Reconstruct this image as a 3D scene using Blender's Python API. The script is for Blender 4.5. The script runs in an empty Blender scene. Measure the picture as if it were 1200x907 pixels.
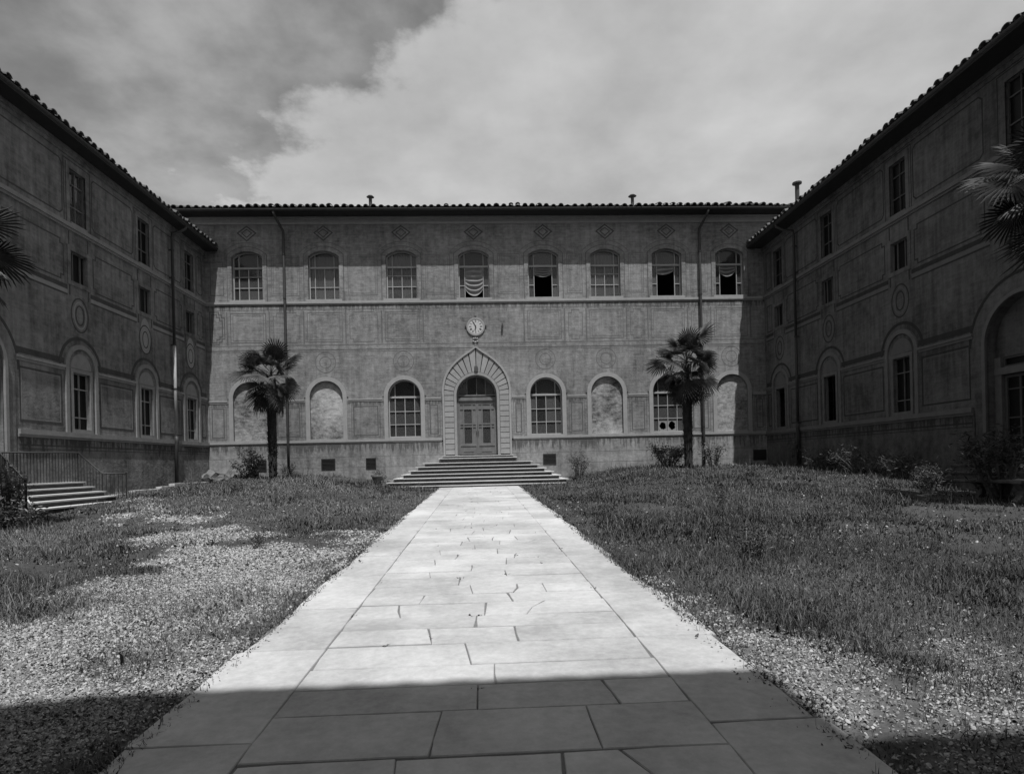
import bpy, bmesh, math, random
import numpy as np
from mathutils import Vector, Matrix
random.seed(7); RNG = np.random.default_rng(11)
scn = bpy.context.scene
COL = scn.collection

# ------------------------------------------------------------------ camera
XL, XR, YB, EYE = -13.4445, 14.3861, 30.0, 1.45      # wall planes of the court, eye height (metres)
FPX, YAW, ROLL, ROW = 705.0, 0.0451, 0.0232, 542.78   # calibrated from the wall lines of the photograph (1200 px wide)
cam = bpy.data.cameras.new('camera'); camo = bpy.data.objects.new('camera', cam); COL.objects.link(camo)
cam.sensor_fit = 'HORIZONTAL'; cam.sensor_width = 36; cam.lens = 36*FPX/1200
cam.shift_y = (ROW-453.5)/1200; cam.clip_start = 0.05; cam.clip_end = 2000
_c, _s, _cp, _sp = math.cos(YAW), math.sin(YAW), math.cos(ROLL), math.sin(ROLL)
R0, F0, U0 = Vector((_c, -_s, 0)), Vector((_s, _c, 0)), Vector((0, 0, 1))
Rv, Uv = R0*_cp-U0*_sp, R0*_sp+U0*_cp
m = Matrix.Identity(4)
for i in range(3): m[i][0], m[i][1], m[i][2] = Rv[i], Uv[i], -F0[i]
m[2][3] = EYE
camo.matrix_world = m
scn.camera = camo

# ------------------------------------------------------------------ light
SUN_D = Vector((-0.2125, 1.0, -2.5)).normalized()
sun = bpy.data.lights.new('sun', 'SUN'); suno = bpy.data.objects.new('sun', sun); COL.objects.link(suno)
sun.energy = 4.7; sun.angle = math.radians(0.53); sun.color = (1, 1, 1)
suno.rotation_euler = SUN_D.to_track_quat('-Z', 'Y').to_euler(); suno.location = (3, -10, 30)
world = bpy.data.worlds.new('World'); scn.world = world; world.use_nodes = True
def build_world():
    nt = world.node_tree; nt.nodes.clear(); N = nt.nodes.new; L = nt.links.new
    out = N('ShaderNodeOutputWorld'); bg = N('ShaderNodeBackground'); bg.inputs['Strength'].default_value = 0.105
    sky = N('ShaderNodeTexSky'); sky.sky_type = 'NISHITA'; sky.sun_disc = False
    sky.sun_elevation = math.asin(-SUN_D.z); sky.sun_rotation = math.atan2(-SUN_D.x, -SUN_D.y)
    sky.air_density = 1.0; sky.dust_density = 1.5; sky.ozone_density = 1.0
    bw = N('ShaderNodeRGBToBW'); L(sky.outputs[0], bw.inputs[0])     # black and white film
    tc = N('ShaderNodeTexCoord'); sep = N('ShaderNodeSeparateXYZ'); L(tc.outputs['Generated'], sep.inputs[0])
    def math_(op, a, b=None, c=None):
        n = N('ShaderNodeMath'); n.operation = op
        for i, v in enumerate((a, b, c)):
            if v is None: continue
            if isinstance(v, (int, float)): n.inputs[i].default_value = v
            else: L(v, n.inputs[i])
        return n.outputs[0]
    def ramp(v, a, b):
        n = N('ShaderNodeMapRange'); n.interpolation_type = 'SMOOTHSTEP'
        n.inputs['From Min'].default_value = a; n.inputs['From Max'].default_value = b; L(v, n.inputs['Value']); return n.outputs[0]
    # clouds lie on a flat deck: direction / height
    den = math_('ADD', math_('MAXIMUM', sep.outputs['Z'], 0.0), 0.22)
    px, py = math_('DIVIDE', sep.outputs['X'], den), math_('DIVIDE', sep.outputs['Y'], den)
    cmb = N('ShaderNodeCombineXYZ'); L(px, cmb.inputs[0]); L(py, cmb.inputs[1])
    n1 = N('ShaderNodeTexNoise'); n1.inputs['Scale'].default_value = 1.15; n1.inputs['Detail'].default_value = 9; n1.inputs['Roughness'].default_value = 0.52
    n1.inputs['Distortion'].default_value = 0.25; L(cmb.outputs[0], n1.inputs['Vector'])
    n2 = N('ShaderNodeTexNoise'); n2.inputs['Scale'].default_value = 2.6; n2.inputs['Detail'].default_value = 7; n2.inputs['Roughness'].default_value = 0.55; L(cmb.outputs[0], n2.inputs['Vector'])
    n3 = N('ShaderNodeTexNoise'); n3.inputs['Scale'].default_value = 6.5; n3.inputs['Detail'].default_value = 8; n3.inputs['Roughness'].default_value = 0.6; L(cmb.outputs[0], n3.inputs['Vector'])
    # the big bank: its edge runs obliquely across the deck
    bank = math_('ADD', math_('MULTIPLY', px, 0.41), math_('MULTIPLY', py, 0.69))
    bank = math_('ADD', bank, math_('MULTIPLY', math_('SUBTRACT', n1.outputs[0], 0.5), 0.85))
    bank = math_('ADD', bank, math_('MULTIPLY', math_('SUBTRACT', n3.outputs[0], 0.5), 0.34))
    cover = ramp(bank, 0.60, 0.71)
    tone = math_('ADD', math_('ADD', 0.35, math_('MULTIPLY', n2.outputs[0], 1.0)), math_('MULTIPLY', n3.outputs[0], 0.28))
    cloud = math_('MULTIPLY', tone, 5.3)
    thin = math_('MULTIPLY', ramp(n2.outputs[0], 0.36, 0.68), 0.5)     # thin veil elsewhere
    cover2 = math_('MAXIMUM', math_('MULTIPLY', cover, 0.86), thin)
    mx = N('ShaderNodeMix'); mx.data_type = 'FLOAT'; L(cover2, mx.inputs[0]); L(bw.outputs[0], mx.inputs[2]); L(cloud, mx.inputs[3])
    L(mx.outputs[0], bg.inputs['Color']); L(bg.outputs[0], out.inputs[0])
build_world()
vs = scn.view_settings; vs.view_transform = 'Standard'; vs.look = 'None'; vs.exposure = 0.0; vs.gamma = 1.0; vs.use_curve_mapping = False
scn.render.engine = 'CYCLES'

# ------------------------------------------------------------------ pixel helpers: a pixel gives a direction, a plane the distance
def ray(x, y):
    uu, vv = x-600, y-ROW
    u, v = uu*_cp-vv*_sp, uu*_sp+vv*_cp
    return R0*u-U0*v+F0*FPX
def atY(x, y, Y):
    d = ray(x, y); return Vector((0, 0, EYE))+d*(Y/d.y)
def uz(x, y, Y=YB):
    p = atY(x, y, Y); return p.x, p.z

# ------------------------------------------------------------------ materials
MATS = {}
def gray_mat(name, lo, hi, scale=4.0, rough=0.85, bump=0.15, aniso=(1, 1, 1), detail=6, streak=0.0, stria=0.0, patch=0.0, spec=0.3, bscale=None, island=0.0, bdist=0.02, attr=None, objvar=0.0, grain=0.0, gscale=22.0, drips=()):
    mt = bpy.data.materials.new(name); mt.use_nodes = True; nt = mt.node_tree; nt.nodes.clear(); N = nt.nodes.new; L = nt.links.new
    out = N('ShaderNodeOutputMaterial'); pb = N('ShaderNodeBsdfPrincipled'); L(pb.outputs[0], out.inputs[0])
    pb.inputs['Roughness'].default_value = rough; pb.inputs['Specular IOR Level'].default_value = spec
    geo = N('ShaderNodeNewGeometry'); sep = N('ShaderNodeSeparateXYZ'); L(geo.outputs['Position'], sep.inputs[0])
    def M(op, a, b):
        n = N('ShaderNodeMath'); n.operation = op
        for i, v in enumerate((a, b)):
            if isinstance(v, (int, float)): n.inputs[i].default_value = v
            else: L(v, n.inputs[i])
        return n.outputs[0]
    def noise(sc, an=(1, 1, 1), det=6, ro=0.6):
        mp = N('ShaderNodeMapping'); mp.inputs['Scale'].default_value = an; L(geo.outputs['Position'], mp.inputs[0])
        n = N('ShaderNodeTexNoise'); n.inputs['Scale'].default_value = sc; n.inputs['Detail'].default_value = det; n.inputs['Roughness'].default_value = ro
        L(mp.outputs[0], n.inputs['Vector']); return n.outputs[0]
    base = noise(scale, aniso, detail)
    v = M('SUBTRACT', base, 0.5)
    v = M('MULTIPLY', v, 2.0)
    if patch: v = M('ADD', v, M('MULTIPLY', M('SUBTRACT', noise(0.45, (1, 1, 1), 5, 0.62), 0.5), patch*4))
    if stria: v = M('ADD', v, M('MULTIPLY', M('SUBTRACT', noise(1.0, (1.6, 1.6, 15), 4, 0.55), 0.5), stria*4))
    if streak: v = M('ADD', v, M('MULTIPLY', M('SUBTRACT', noise(1.0, (5, 5, 0.35), 5, 0.6), 0.5), streak*4))
    if grain: v = M('ADD', v, M('MULTIPLY', M('SUBTRACT', noise(gscale, (1, 1, 1), 4, 0.75), 0.5), grain*4))
    for (zt, ln) in drips:
        mr_ = N('ShaderNodeMapRange'); mr_.clamp = True; L(sep.outputs['Z'], mr_.inputs['Value']); mr_.inputs['From Min'].default_value = zt-ln; mr_.inputs['From Max'].default_value = zt
        st = M('ADD', noise(1.0, (9, 9, 0.5), 5, 0.7), M('MULTIPLY', mr_.outputs[0], 0.28))
        cut = N('ShaderNodeMapRange'); cut.clamp = True; cut.inputs['From Min'].default_value = 0.66; cut.inputs['From Max'].default_value = 0.76; L(st, cut.inputs['Value'])
        top = M('LESS_THAN', sep.outputs['Z'], zt+0.02); v = M('SUBTRACT', v, M('MULTIPLY', M('MULTIPLY', cut.outputs[0], top), M('GREATER_THAN', sep.outputs['Z'], zt-ln)))
    if island: v = M('ADD', v, M('MULTIPLY', M('SUBTRACT', geo.outputs['Random Per Island'], 0.5), island*2))
    if objvar:
        oi = N('ShaderNodeObjectInfo'); v = M('ADD', v, M('MULTIPLY', M('SUBTRACT', oi.outputs['Random'], 0.5), objvar*2))
    if attr:
        at = N('ShaderNodeAttribute'); at.attribute_name = attr; v = M('ADD', v, M('MULTIPLY', M('SUBTRACT', at.outputs['Fac'], 0.5), 2.0))
    mr = N('ShaderNodeMapRange'); mr.inputs['From Min'].default_value = -1; mr.inputs['From Max'].default_value = 1
    mr.inputs['To Min'].default_value = lo; mr.inputs['To Max'].default_value = hi; L(v, mr.inputs['Value'])
    cc = N('ShaderNodeCombineColor')
    for i in range(3): L(mr.outputs[0], cc.inputs[i])
    L(cc.outputs[0], pb.inputs['Base Color'])
    if bump:
        bp = N('ShaderNodeBump'); bp.inputs['Strength'].default_value = bump; bp.inputs['Distance'].default_value = bdist
        L(noise(bscale or scale*4, (1, 1, 1), 6, 0.65), bp.inputs['Height']); L(bp.outputs[0], pb.inputs['Normal'])
    MATS[name] = mt; return mt
plaster = gray_mat('plaster_brick', 0.09, 0.32, 3.2, 0.92, 0.6, streak=0.5, stria=0.45, patch=0.65, bscale=14, bdist=0.03, grain=0.5, gscale=6, drips=((9.44, 0.5), (4.66, 0.4)))
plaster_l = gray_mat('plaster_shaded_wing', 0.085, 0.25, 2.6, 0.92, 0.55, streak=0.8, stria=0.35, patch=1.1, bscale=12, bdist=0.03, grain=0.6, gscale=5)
plaster_r = gray_mat('plaster_dimmed_wing', 0.06, 0.165, 2.6, 0.92, 0.55, streak=0.8, stria=0.35, patch=1.1, bscale=12, bdist=0.03, grain=0.6, gscale=5)  # lens falloff and deeper shade of this wing are put into its colour
plinth_m = gray_mat('plinth_render', 0.09, 0.36, 1.6, 0.95, 0.5, streak=0.4, patch=0.8, bscale=9, bdist=0.03, grain=0.5, gscale=7, drips=((2.6, 0.75),))
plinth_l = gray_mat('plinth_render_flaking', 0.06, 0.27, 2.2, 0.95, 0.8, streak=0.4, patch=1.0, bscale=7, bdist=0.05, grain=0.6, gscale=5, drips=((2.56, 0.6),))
plinth_r = gray_mat('plinth_render_dimmed', 0.05, 0.17, 2.2, 0.95, 0.8, streak=0.4, patch=1.0, bscale=7, bdist=0.05, grain=0.6, gscale=5, drips=((2.56, 0.6),))  # darkened like plaster_r: the wing's dimness is in the tone
trim = gray_mat('pale_stucco_trim', 0.24, 0.38, 5, 0.9, 0.3, streak=0.2, patch=0.2)
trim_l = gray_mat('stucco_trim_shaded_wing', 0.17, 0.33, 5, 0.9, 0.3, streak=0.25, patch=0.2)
trim_r = gray_mat('stucco_trim_dimmed', 0.1, 0.21, 5, 0.9, 0.3, streak=0.25, patch=0.2)  # trim copy with the dim wing's shade in its colour
paint = gray_mat('painted_line', 0.06, 0.15, 5, 0.95, 0.0, streak=0.3, patch=0.4)
paint_faint = gray_mat('faded_painted_line', 0.075, 0.19, 5, 0.95, 0.0, streak=0.3, patch=0.5)
paint_w = gray_mat('painted_line_dark', 0.028, 0.06, 5, 0.95, 0.0, streak=0.3, patch=0.3)  # on the dim wing shade is in the tone; also portal joints, clock case
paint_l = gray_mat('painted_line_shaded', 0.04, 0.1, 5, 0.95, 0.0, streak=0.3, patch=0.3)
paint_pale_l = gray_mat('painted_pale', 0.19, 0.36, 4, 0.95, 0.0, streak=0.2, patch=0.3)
paint_pale_r = gray_mat('painted_pale_dimmed', 0.1, 0.18, 4, 0.95, 0.0, streak=0.2, patch=0.3)  # pale paint lowered in tone to carry the same wing's dimness
rubble = gray_mat('crumbling_infill', 0.06, 0.48, 3.6, 0.95, 0.7, patch=1.0, bscale=7, bdist=0.04, aniso=(1, 1, 2.4), grain=0.7, gscale=5)
stone_m = gray_mat('portal_stone', 0.22, 0.36, 6, 0.85, 0.35, streak=0.15, objvar=0.35)
pale_wall = gray_mat('pale_bounce_plaster', 0.42, 0.6, 3, 0.9, 0.3, streak=0.3, patch=0.5)  # unseen fourth wing only; made pale to bounce fill onto the near paving
riser_m = gray_mat('dark_riser', 0.03, 0.10, 5, 0.95, 0.4, streak=0.4, patch=0.6)  # far darker tone than the tread stone
step_m = gray_mat('step_stone', 0.4, 0.6, 5, 0.85, 0.4, patch=0.3, objvar=0.2)
flag_m = gray_mat('flagstone', 0.3, 0.55, 2.5, 0.8, 0.35, patch=1.2, objvar=0.34, bscale=30, bdist=0.006, grain=0.55, gscale=14)
bed_m = gray_mat('joint_earth', 0.09, 0.24, 20, 1, 0.5)
wood_m = gray_mat('weathered_window_timber', 0.26, 0.42, 6, 0.75, 0.2, streak=0.3)
wood_d = gray_mat('door_timber', 0.09, 0.2, 4, 0.7, 0.25, streak=0.45)
wood_dark = gray_mat('dark_window_timber', 0.06, 0.12, 6, 0.75, 0.2)
iron_m = gray_mat('black_iron', 0.012, 0.03, 20, 0.55, 0.2, spec=0.5)
zinc_m = gray_mat('downpipe_metal', 0.025, 0.055, 5, 0.6, 0.1, streak=0.3, spec=0.4)
zinc_pale = gray_mat('pale_downpipe_metal', 0.28, 0.4, 5, 0.6, 0.1, streak=0.3, spec=0.4)
tile_m = gray_mat('clay_tile', 0.07, 0.17, 9, 0.95, 0.4, objvar=0.5)
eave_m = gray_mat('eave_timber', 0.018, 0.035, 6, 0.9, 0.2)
dark_m = gray_mat('dim_interior', 0.02, 0.04, 2, 1, 0)
curtain_m = gray_mat('curtain_cloth', 0.18, 0.28, 6, 0.95, 0.1)
clock_m = gray_mat('clock_enamel', 0.44, 0.54, 8, 0.4, 0.0)
soil_m = gray_mat('gravelly_soil', 0.05, 0.2, 14, 1, 0.9, patch=0.3, bscale=45, bdist=0.02, attr='v')
pebble_m = gray_mat('river_pebble', 0.02, 0.42, 30, 0.9, 0.2, attr='v')
grass_m = gray_mat('dry_grass', 0.012, 0.2, 2.0, 0.75, 0.0, attr='v', spec=0.25)
weed_m = gray_mat('weed_leaf', 0.008, 0.15, 2.0, 0.65, 0.0, attr='v', spec=0.35)
leaf_m = gray_mat('shrub_leaf', 0.035, 0.17, 3.0, 0.5, 0.0, attr='v', spec=0.5)
leafdark_m = gray_mat('dark_shrub_leaf', 0.012, 0.06, 3.0, 0.5, 0.0, attr='v', spec=0.5)
stem_m = gray_mat('woody_stem', 0.07, 0.15, 20, 0.9, 0.3)
palm_m = gray_mat('palm_leaf', 0.02, 0.09, 6, 0.6, 0.0, objvar=0.6, spec=0.3)
palmdry_m = gray_mat('dry_palm_leaf', 0.02, 0.06, 8, 0.7, 0.0, objvar=0.6)
trunk_m = gray_mat('palm_fibre', 0.015, 0.075, 18, 1, 1.0, aniso=(1, 1, 0.6), bscale=30, bdist=0.04)
petal_m = gray_mat('white_petal', 0.7, 0.8, 5, 0.7, 0.0)
rock_m = gray_mat('rubble_rock', 0.07, 0.24, 5, 0.95, 0.7, objvar=0.4, bscale=12, bdist=0.04)
clay_m = gray_mat('terracotta', 0.12, 0.22, 8, 0.9, 0.3)
whitewash_m = gray_mat('whitewashed_glass', 0.16, 0.30, 6, 0.6, 0.0)
def glass_mat():
    mt = bpy.data.materials.new('window_glass'); mt.use_nodes = True; nt = mt.node_tree; nt.nodes.clear(); N = nt.nodes.new; L = nt.links.new
    out = N('ShaderNodeOutputMaterial'); mx = N('ShaderNodeMixShader'); tr = N('ShaderNodeBsdfTransparent'); gl = N('ShaderNodeBsdfGlossy'); fr = N('ShaderNodeFresnel')
    tr.inputs['Color'].default_value = (0.82, 0.82, 0.82, 1); gl.inputs['Roughness'].default_value = 0.04; fr.inputs['IOR'].default_value = 1.5
    tc = N('ShaderNodeNewGeometry'); no = N('ShaderNodeTexNoise'); no.inputs['Scale'].default_value = 2.5; L(tc.outputs['Position'], no.inputs['Vector'])
    bp = N('ShaderNodeBump'); bp.inputs['Strength'].default_value = 0.12; bp.inputs['Distance'].default_value = 0.05; L(no.outputs[0], bp.inputs['Height'])
    df = N('ShaderNodeBsdfDiffuse'); df.inputs['Color'].default_value = (0.45, 0.45, 0.45, 1); m1 = N('ShaderNodeMixShader'); oi = N('ShaderNodeObjectInfo')
    mr = N('ShaderNodeMapRange'); mr.inputs['To Min'].default_value = 0.05; mr.inputs['To Max'].default_value = 0.2; L(oi.outputs['Random'], mr.inputs['Value'])     # dust on old panes
    L(mr.outputs[0], m1.inputs[0]); L(tr.outputs[0], m1.inputs[1]); L(df.outputs[0], m1.inputs[2])
    L(bp.outputs[0], gl.inputs['Normal']); L(fr.outputs[0], mx.inputs[0]); L(m1.outputs[0], mx.inputs[1]); L(gl.outputs[0], mx.inputs[2]); L(mx.outputs[0], out.inputs[0])
    return mt
glass_m = glass_mat()
glass_dark = gray_mat('opaque_dark_glass', 0.004, 0.012, 3, 0.35, 0.0, spec=0.15)  # opaque near-black panes with very little reflection

# ------------------------------------------------------------------ object helpers
WORLD_LOC = {}
def link(o, parent, loc):
    loc = Vector(loc); COL.objects.link(o)
    WORLD_LOC[o.name] = loc
    if parent is not None:
        o.parent = parent; o.location = loc-WORLD_LOC[parent.name]
    else: o.location = loc
    return o
def tag(o, label=None, cat=None, group=None, kind=None):
    if label: o['label'] = label
    if cat: o['category'] = cat
    if group: o['group'] = group
    if kind: o['kind'] = kind
    return o
def empty(name, loc, label, cat, group=None):
    o = bpy.data.objects.new(name, None); o.empty_display_size = 0.3
    link(o, None, loc); return tag(o, label, cat, group)
class MB:
    def __init__(s): s.v = []; s.f = []; s.smooth = False
    def face(s, pts):
        b = len(s.v); s.v += [tuple(p) for p in pts]; s.f.append(tuple(range(b, b+len(pts)))); return s
    def hexa(s, p):           # 8 points: bottom loop 0-3, top loop 4-7
        b = len(s.v); s.v += [tuple(q) for q in p]
        for f in ((0, 3, 2, 1), (4, 5, 6, 7), (0, 1, 5, 4), (1, 2, 6, 5), (2, 3, 7, 6), (3, 0, 4, 7)): s.f.append(tuple(b+i for i in f))
        return s
    def box(s, x0, x1, y0, y1, z0, z1):
        return s.hexa([(x0, y0, z0), (x1, y0, z0), (x1, y1, z0), (x0, y1, z0), (x0, y0, z1), (x1, y0, z1), (x1, y1, z1), (x0, y1, z1)])
    def prism(s, bottom, top):
        b = len(s.v); n = len(bottom); s.v += [tuple(p) for p in bottom]+[tuple(p) for p in top]
        s.f.append(tuple(range(b+n-1, b-1, -1))); s.f.append(tuple(range(b+n, b+2*n)))
        for i in range(n): j = (i+1) % n; s.f.append((b+i, b+j, b+n+j, b+n+i))
        return s
    def tube(s, pts, r, seg=8, caps=True):
        pts = [Vector(p) for p in pts]; rr = r if isinstance(r, (list, tuple)) else [r]*len(pts); b = len(s.v); up = None
        for i, p in enumerate(pts):
            t = (pts[min(i+1, len(pts)-1)]-pts[max(i-1, 0)]).normalized()
            if up is None: up = Vector((0, 0, 1)) if abs(t.z) < 0.9 else Vector((1, 0, 0))
            a = (up-t*up.dot(t)).normalized(); up = a; c = t.cross(a)
            for k in range(seg):
                g = 2*math.pi*k/seg; s.v.append(tuple(p+(a*math.cos(g)+c*math.sin(g))*rr[i]))
        for i in range(len(pts)-1):
            for k in range(seg):
                k2 = (k+1) % seg; s.f.append((b+i*seg+k, b+i*seg+k2, b+(i+1)*seg+k2, b+(i+1)*seg+k))
        if caps:
            s.f.append(tuple(b+k for k in range(seg-1, -1, -1))); e = b+(len(pts)-1)*seg; s.f.append(tuple(e+k for k in range(seg)))
        return s
    def lathe(s, prof, c, seg=20):
        b = len(s.v)
        for r, z in prof:
            for k in range(seg): g = 2*math.pi*k/seg; s.v.append((c[0]+r*math.cos(g), c[1]+r*math.sin(g), c[2]+z))
        for i in range(len(prof)-1):
            for k in range(seg):
                k2 = (k+1) % seg; s.f.append((b+i*seg+k, b+i*seg+k2, b+(i+1)*seg+k2, b+(i+1)*seg+k))
        return s
    def build(s, name, mat, parent=None, smooth=False, bevel=0.0):
        vs_ = [Vector(v) for v in s.v]
        lo = Vector([min(v[i] for v in vs_) for i in range(3)]); hi = Vector([max(v[i] for v in vs_) for i in range(3)])
        c = (lo+hi)/2; c.z = lo.z
        me = bpy.data.meshes.new(name); me.from_pydata([tuple(v-c) for v in vs_], [], s.f)
        bm = bmesh.new(); bm.from_mesh(me); bmesh.ops.remove_doubles(bm, verts=bm.verts, dist=1e-5)
        bmesh.ops.recalc_face_normals(bm, faces=bm.faces)
        if bevel: bmesh.ops.bevel(bm, geom=bm.edges[:], offset=bevel, segments=1, affect='EDGES', clamp_overlap=True)
        bm.to_mesh(me); bm.free()
        me.materials.append(mat)
        if smooth: me.polygons.foreach_set('use_smooth', [True]*len(me.polygons))
        o = bpy.data.objects.new(name, me); return link(o, parent, c)
def np_obj(name, verts, tris, mat, attr=None, parent=None, loc=(0, 0, 0), smooth=False):
    me = bpy.data.meshes.new(name); nv, nf = len(verts), len(tris)
    me.vertices.add(nv); me.vertices.foreach_set('co', np.asarray(verts, np.float32).ravel())
    me.loops.add(nf*3); me.loops.foreach_set('vertex_index', np.asarray(tris, np.int32).ravel())
    me.polygons.add(nf); me.polygons.foreach_set('loop_start', np.arange(0, nf*3, 3, dtype=np.int32))
    me.update(calc_edges=True)
    if attr is not None:
        a = me.attributes.new('v', 'FLOAT', 'POINT'); a.data.foreach_set('value', np.asarray(attr, np.float32))
    me.materials.append(mat)
    if smooth: me.polygons.foreach_set('use_smooth', np.ones(nf, bool))
    o = bpy.data.objects.new(name, me); return link(o, parent, loc)
class Wall:            # wall frame: u along, z up, n out of the wall into the court
    def __init__(s, kind): s.k = kind
    def P(s, u, z, n=0.0):
        return Vector({'B': (u, YB-n, z), 'L': (XL+n, u, z), 'R': (XR-n, u, z)}[s.k] if s.k in 'BLR' else (u, s.y0+n, z))
WB, WL, WR = Wall('B'), Wall('L'), Wall('R')
def wbox(mb, F, u0, u1, z0, z1, n0, n1):
    return mb.hexa([F.P(u0, z0, n0), F.P(u1, z0, n0), F.P(u1, z0, n1), F.P(u0, z0, n1), F.P(u0, z1, n0), F.P(u1, z1, n0), F.P(u1, z1, n1), F.P(u0, z1, n1)])

class Opening:
    def __init__(s, uc, w, z0, zs, kind, rise=0.0, depth=0.35):
        s.uc, s.h, s.z0, s.zs, s.kind, s.depth = uc, w/2, z0, zs, kind, depth
        s.rise = {'arch': w/2, 'rect': 0.0, 'seg': rise}[kind]
    u0 = property(lambda s: s.uc-s.h); u1 = property(lambda s: s.uc+s.h); ztop = property(lambda s: s.zs+s.rise)
    def arc(s, grow=0.0, n=20):           # points over the top from left to right
        h = s.h+grow
        if s.kind == 'rect': return [(s.uc-h, s.zs+grow), (s.uc+h, s.zs+grow)]
        if s.kind == 'arch': return [(s.uc-h*math.cos(math.pi*i/n), s.zs+h*math.sin(math.pi*i/n)) for i in range(n+1)]
        R = (s.h**2+s.rise**2)/(2*s.rise); cz = s.zs+s.rise-R; Rg = R+grow; a = math.asin(h/Rg)
        return [(s.uc+Rg*math.sin(-a+2*a*i/n), cz+Rg*math.cos(-a+2*a*i/n)) for i in range(n+1)]
    def top(s, u, grow=0.0):
        d = abs(u-s.uc)
        if s.kind == 'rect': return s.zs+grow
        if s.kind == 'arch': h = s.h+grow; return s.zs+math.sqrt(max(0, h*h-d*d))
        R = (s.h**2+s.rise**2)/(2*s.rise); return s.zs+s.rise-R+math.sqrt(max(0, (R+grow)**2-d*d))
    def outline(s, grow=0.0, n=20, zbot=None):
        zb = s.z0 if zbot is None else zbot; a = s.arc(grow, n)
        return [(a[0][0], zb)]+a+[(a[-1][0], zb)]
def wall_band(mb, F, u0, u1, z0, z1, ops):
    q = lambda a, b, c, d: mb.face([F.P(a, c), F.P(b, c), F.P(b, d), F.P(a, d)])
    cur = u0
    for o in sorted(ops, key=lambda o: o.u0):
        q(cur, o.u0, z0, z1)
        if o.z0 > z0+1e-4: q(o.u0, o.u1, z0, o.z0)
        a = o.arc()
        for (ua, za), (ub, zb) in zip(a[:-1], a[1:]):
            mb.face([F.P(ua, za), F.P(ub, zb), F.P(ub, z1), F.P(ua, z1)])
        ol = o.outline(); ol2 = ol+[ol[0]]
        for (ua, za), (ub, zb) in zip(ol2[:-1], ol2[1:]):
            mb.face([F.P(ua, za, 0), F.P(ub, zb, 0), F.P(ub, zb, -o.depth), F.P(ua, za, -o.depth)])
        cur = o.u1
    q(cur, u1, z0, z1)
def ring(mb, F, outer, inner, n0, n1):    # moulded band between two outlines of equal length
    for i in range(len(outer)-1):
        a, b, c, d = outer[i], outer[i+1], inner[i+1], inner[i]
        mb.face([F.P(*a, n1), F.P(*b, n1), F.P(*c, n1), F.P(*d, n1)])
        mb.face([F.P(*a, n0), F.P(*b, n0), F.P(*b, n1), F.P(*a, n1)])
        mb.face([F.P(*d, n0), F.P(*c, n0), F.P(*c, n1), F.P(*d, n1)])
    for p, r in ((outer[0], inner[0]), (outer[-1], inner[-1])):
        mb.face([F.P(*p, n0), F.P(*p, n1), F.P(*r, n1), F.P(*r, n0)])
    return mb
def frame_rect(mb, F, u0, u1, z0, z1, w, n1, n0=-0.01):
    wbox(mb, F, u0, u1, z1-w, z1, n0, n1); wbox(mb, F, u0, u1, z0, z0+w, n0, n1)
    wbox(mb, F, u0, u0+w, z0+w, z1-w, n0, n1); wbox(mb, F, u1-w, u1, z0+w, z1-w, n0, n1); return mb
def polyline(mb, F, pts, w, n1, closed=True, n0=-0.01):    # a painted line of width w through points
    n = len(pts)
    P = [Vector(p) for p in pts]; off = []
    for i in range(n):
        a = P[i]-P[i-1] if (closed or i > 0) else P[1]-P[0]
        b = P[(i+1) % n]-P[i] if (closed or i < n-1) else P[i]-P[i-1]
        a.normalize(); b.normalize(); t = a+b
        t = t.normalized() if t.length > 1e-4 else a
        nn = Vector((-t.y, t.x)); k = 1/max(0.4, nn.dot(Vector((-a.y, a.x)))); off.append(nn*(w/2*k))
    out = [tuple(p+o) for p, o in zip(P, off)]; inn = [tuple(p-o) for p, o in zip(P, off)]
    if closed: out.append(out[0]); inn.append(inn[0])
    return ring(mb, F, out, inn, n0, n1)
def circle_pts(u, z, ru, rz=None, n=28):
    rz = rz or ru; return [(u+ru*math.cos(2*math.pi*i/n), z+rz*math.sin(2*math.pi*i/n)) for i in range(n)]

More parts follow.
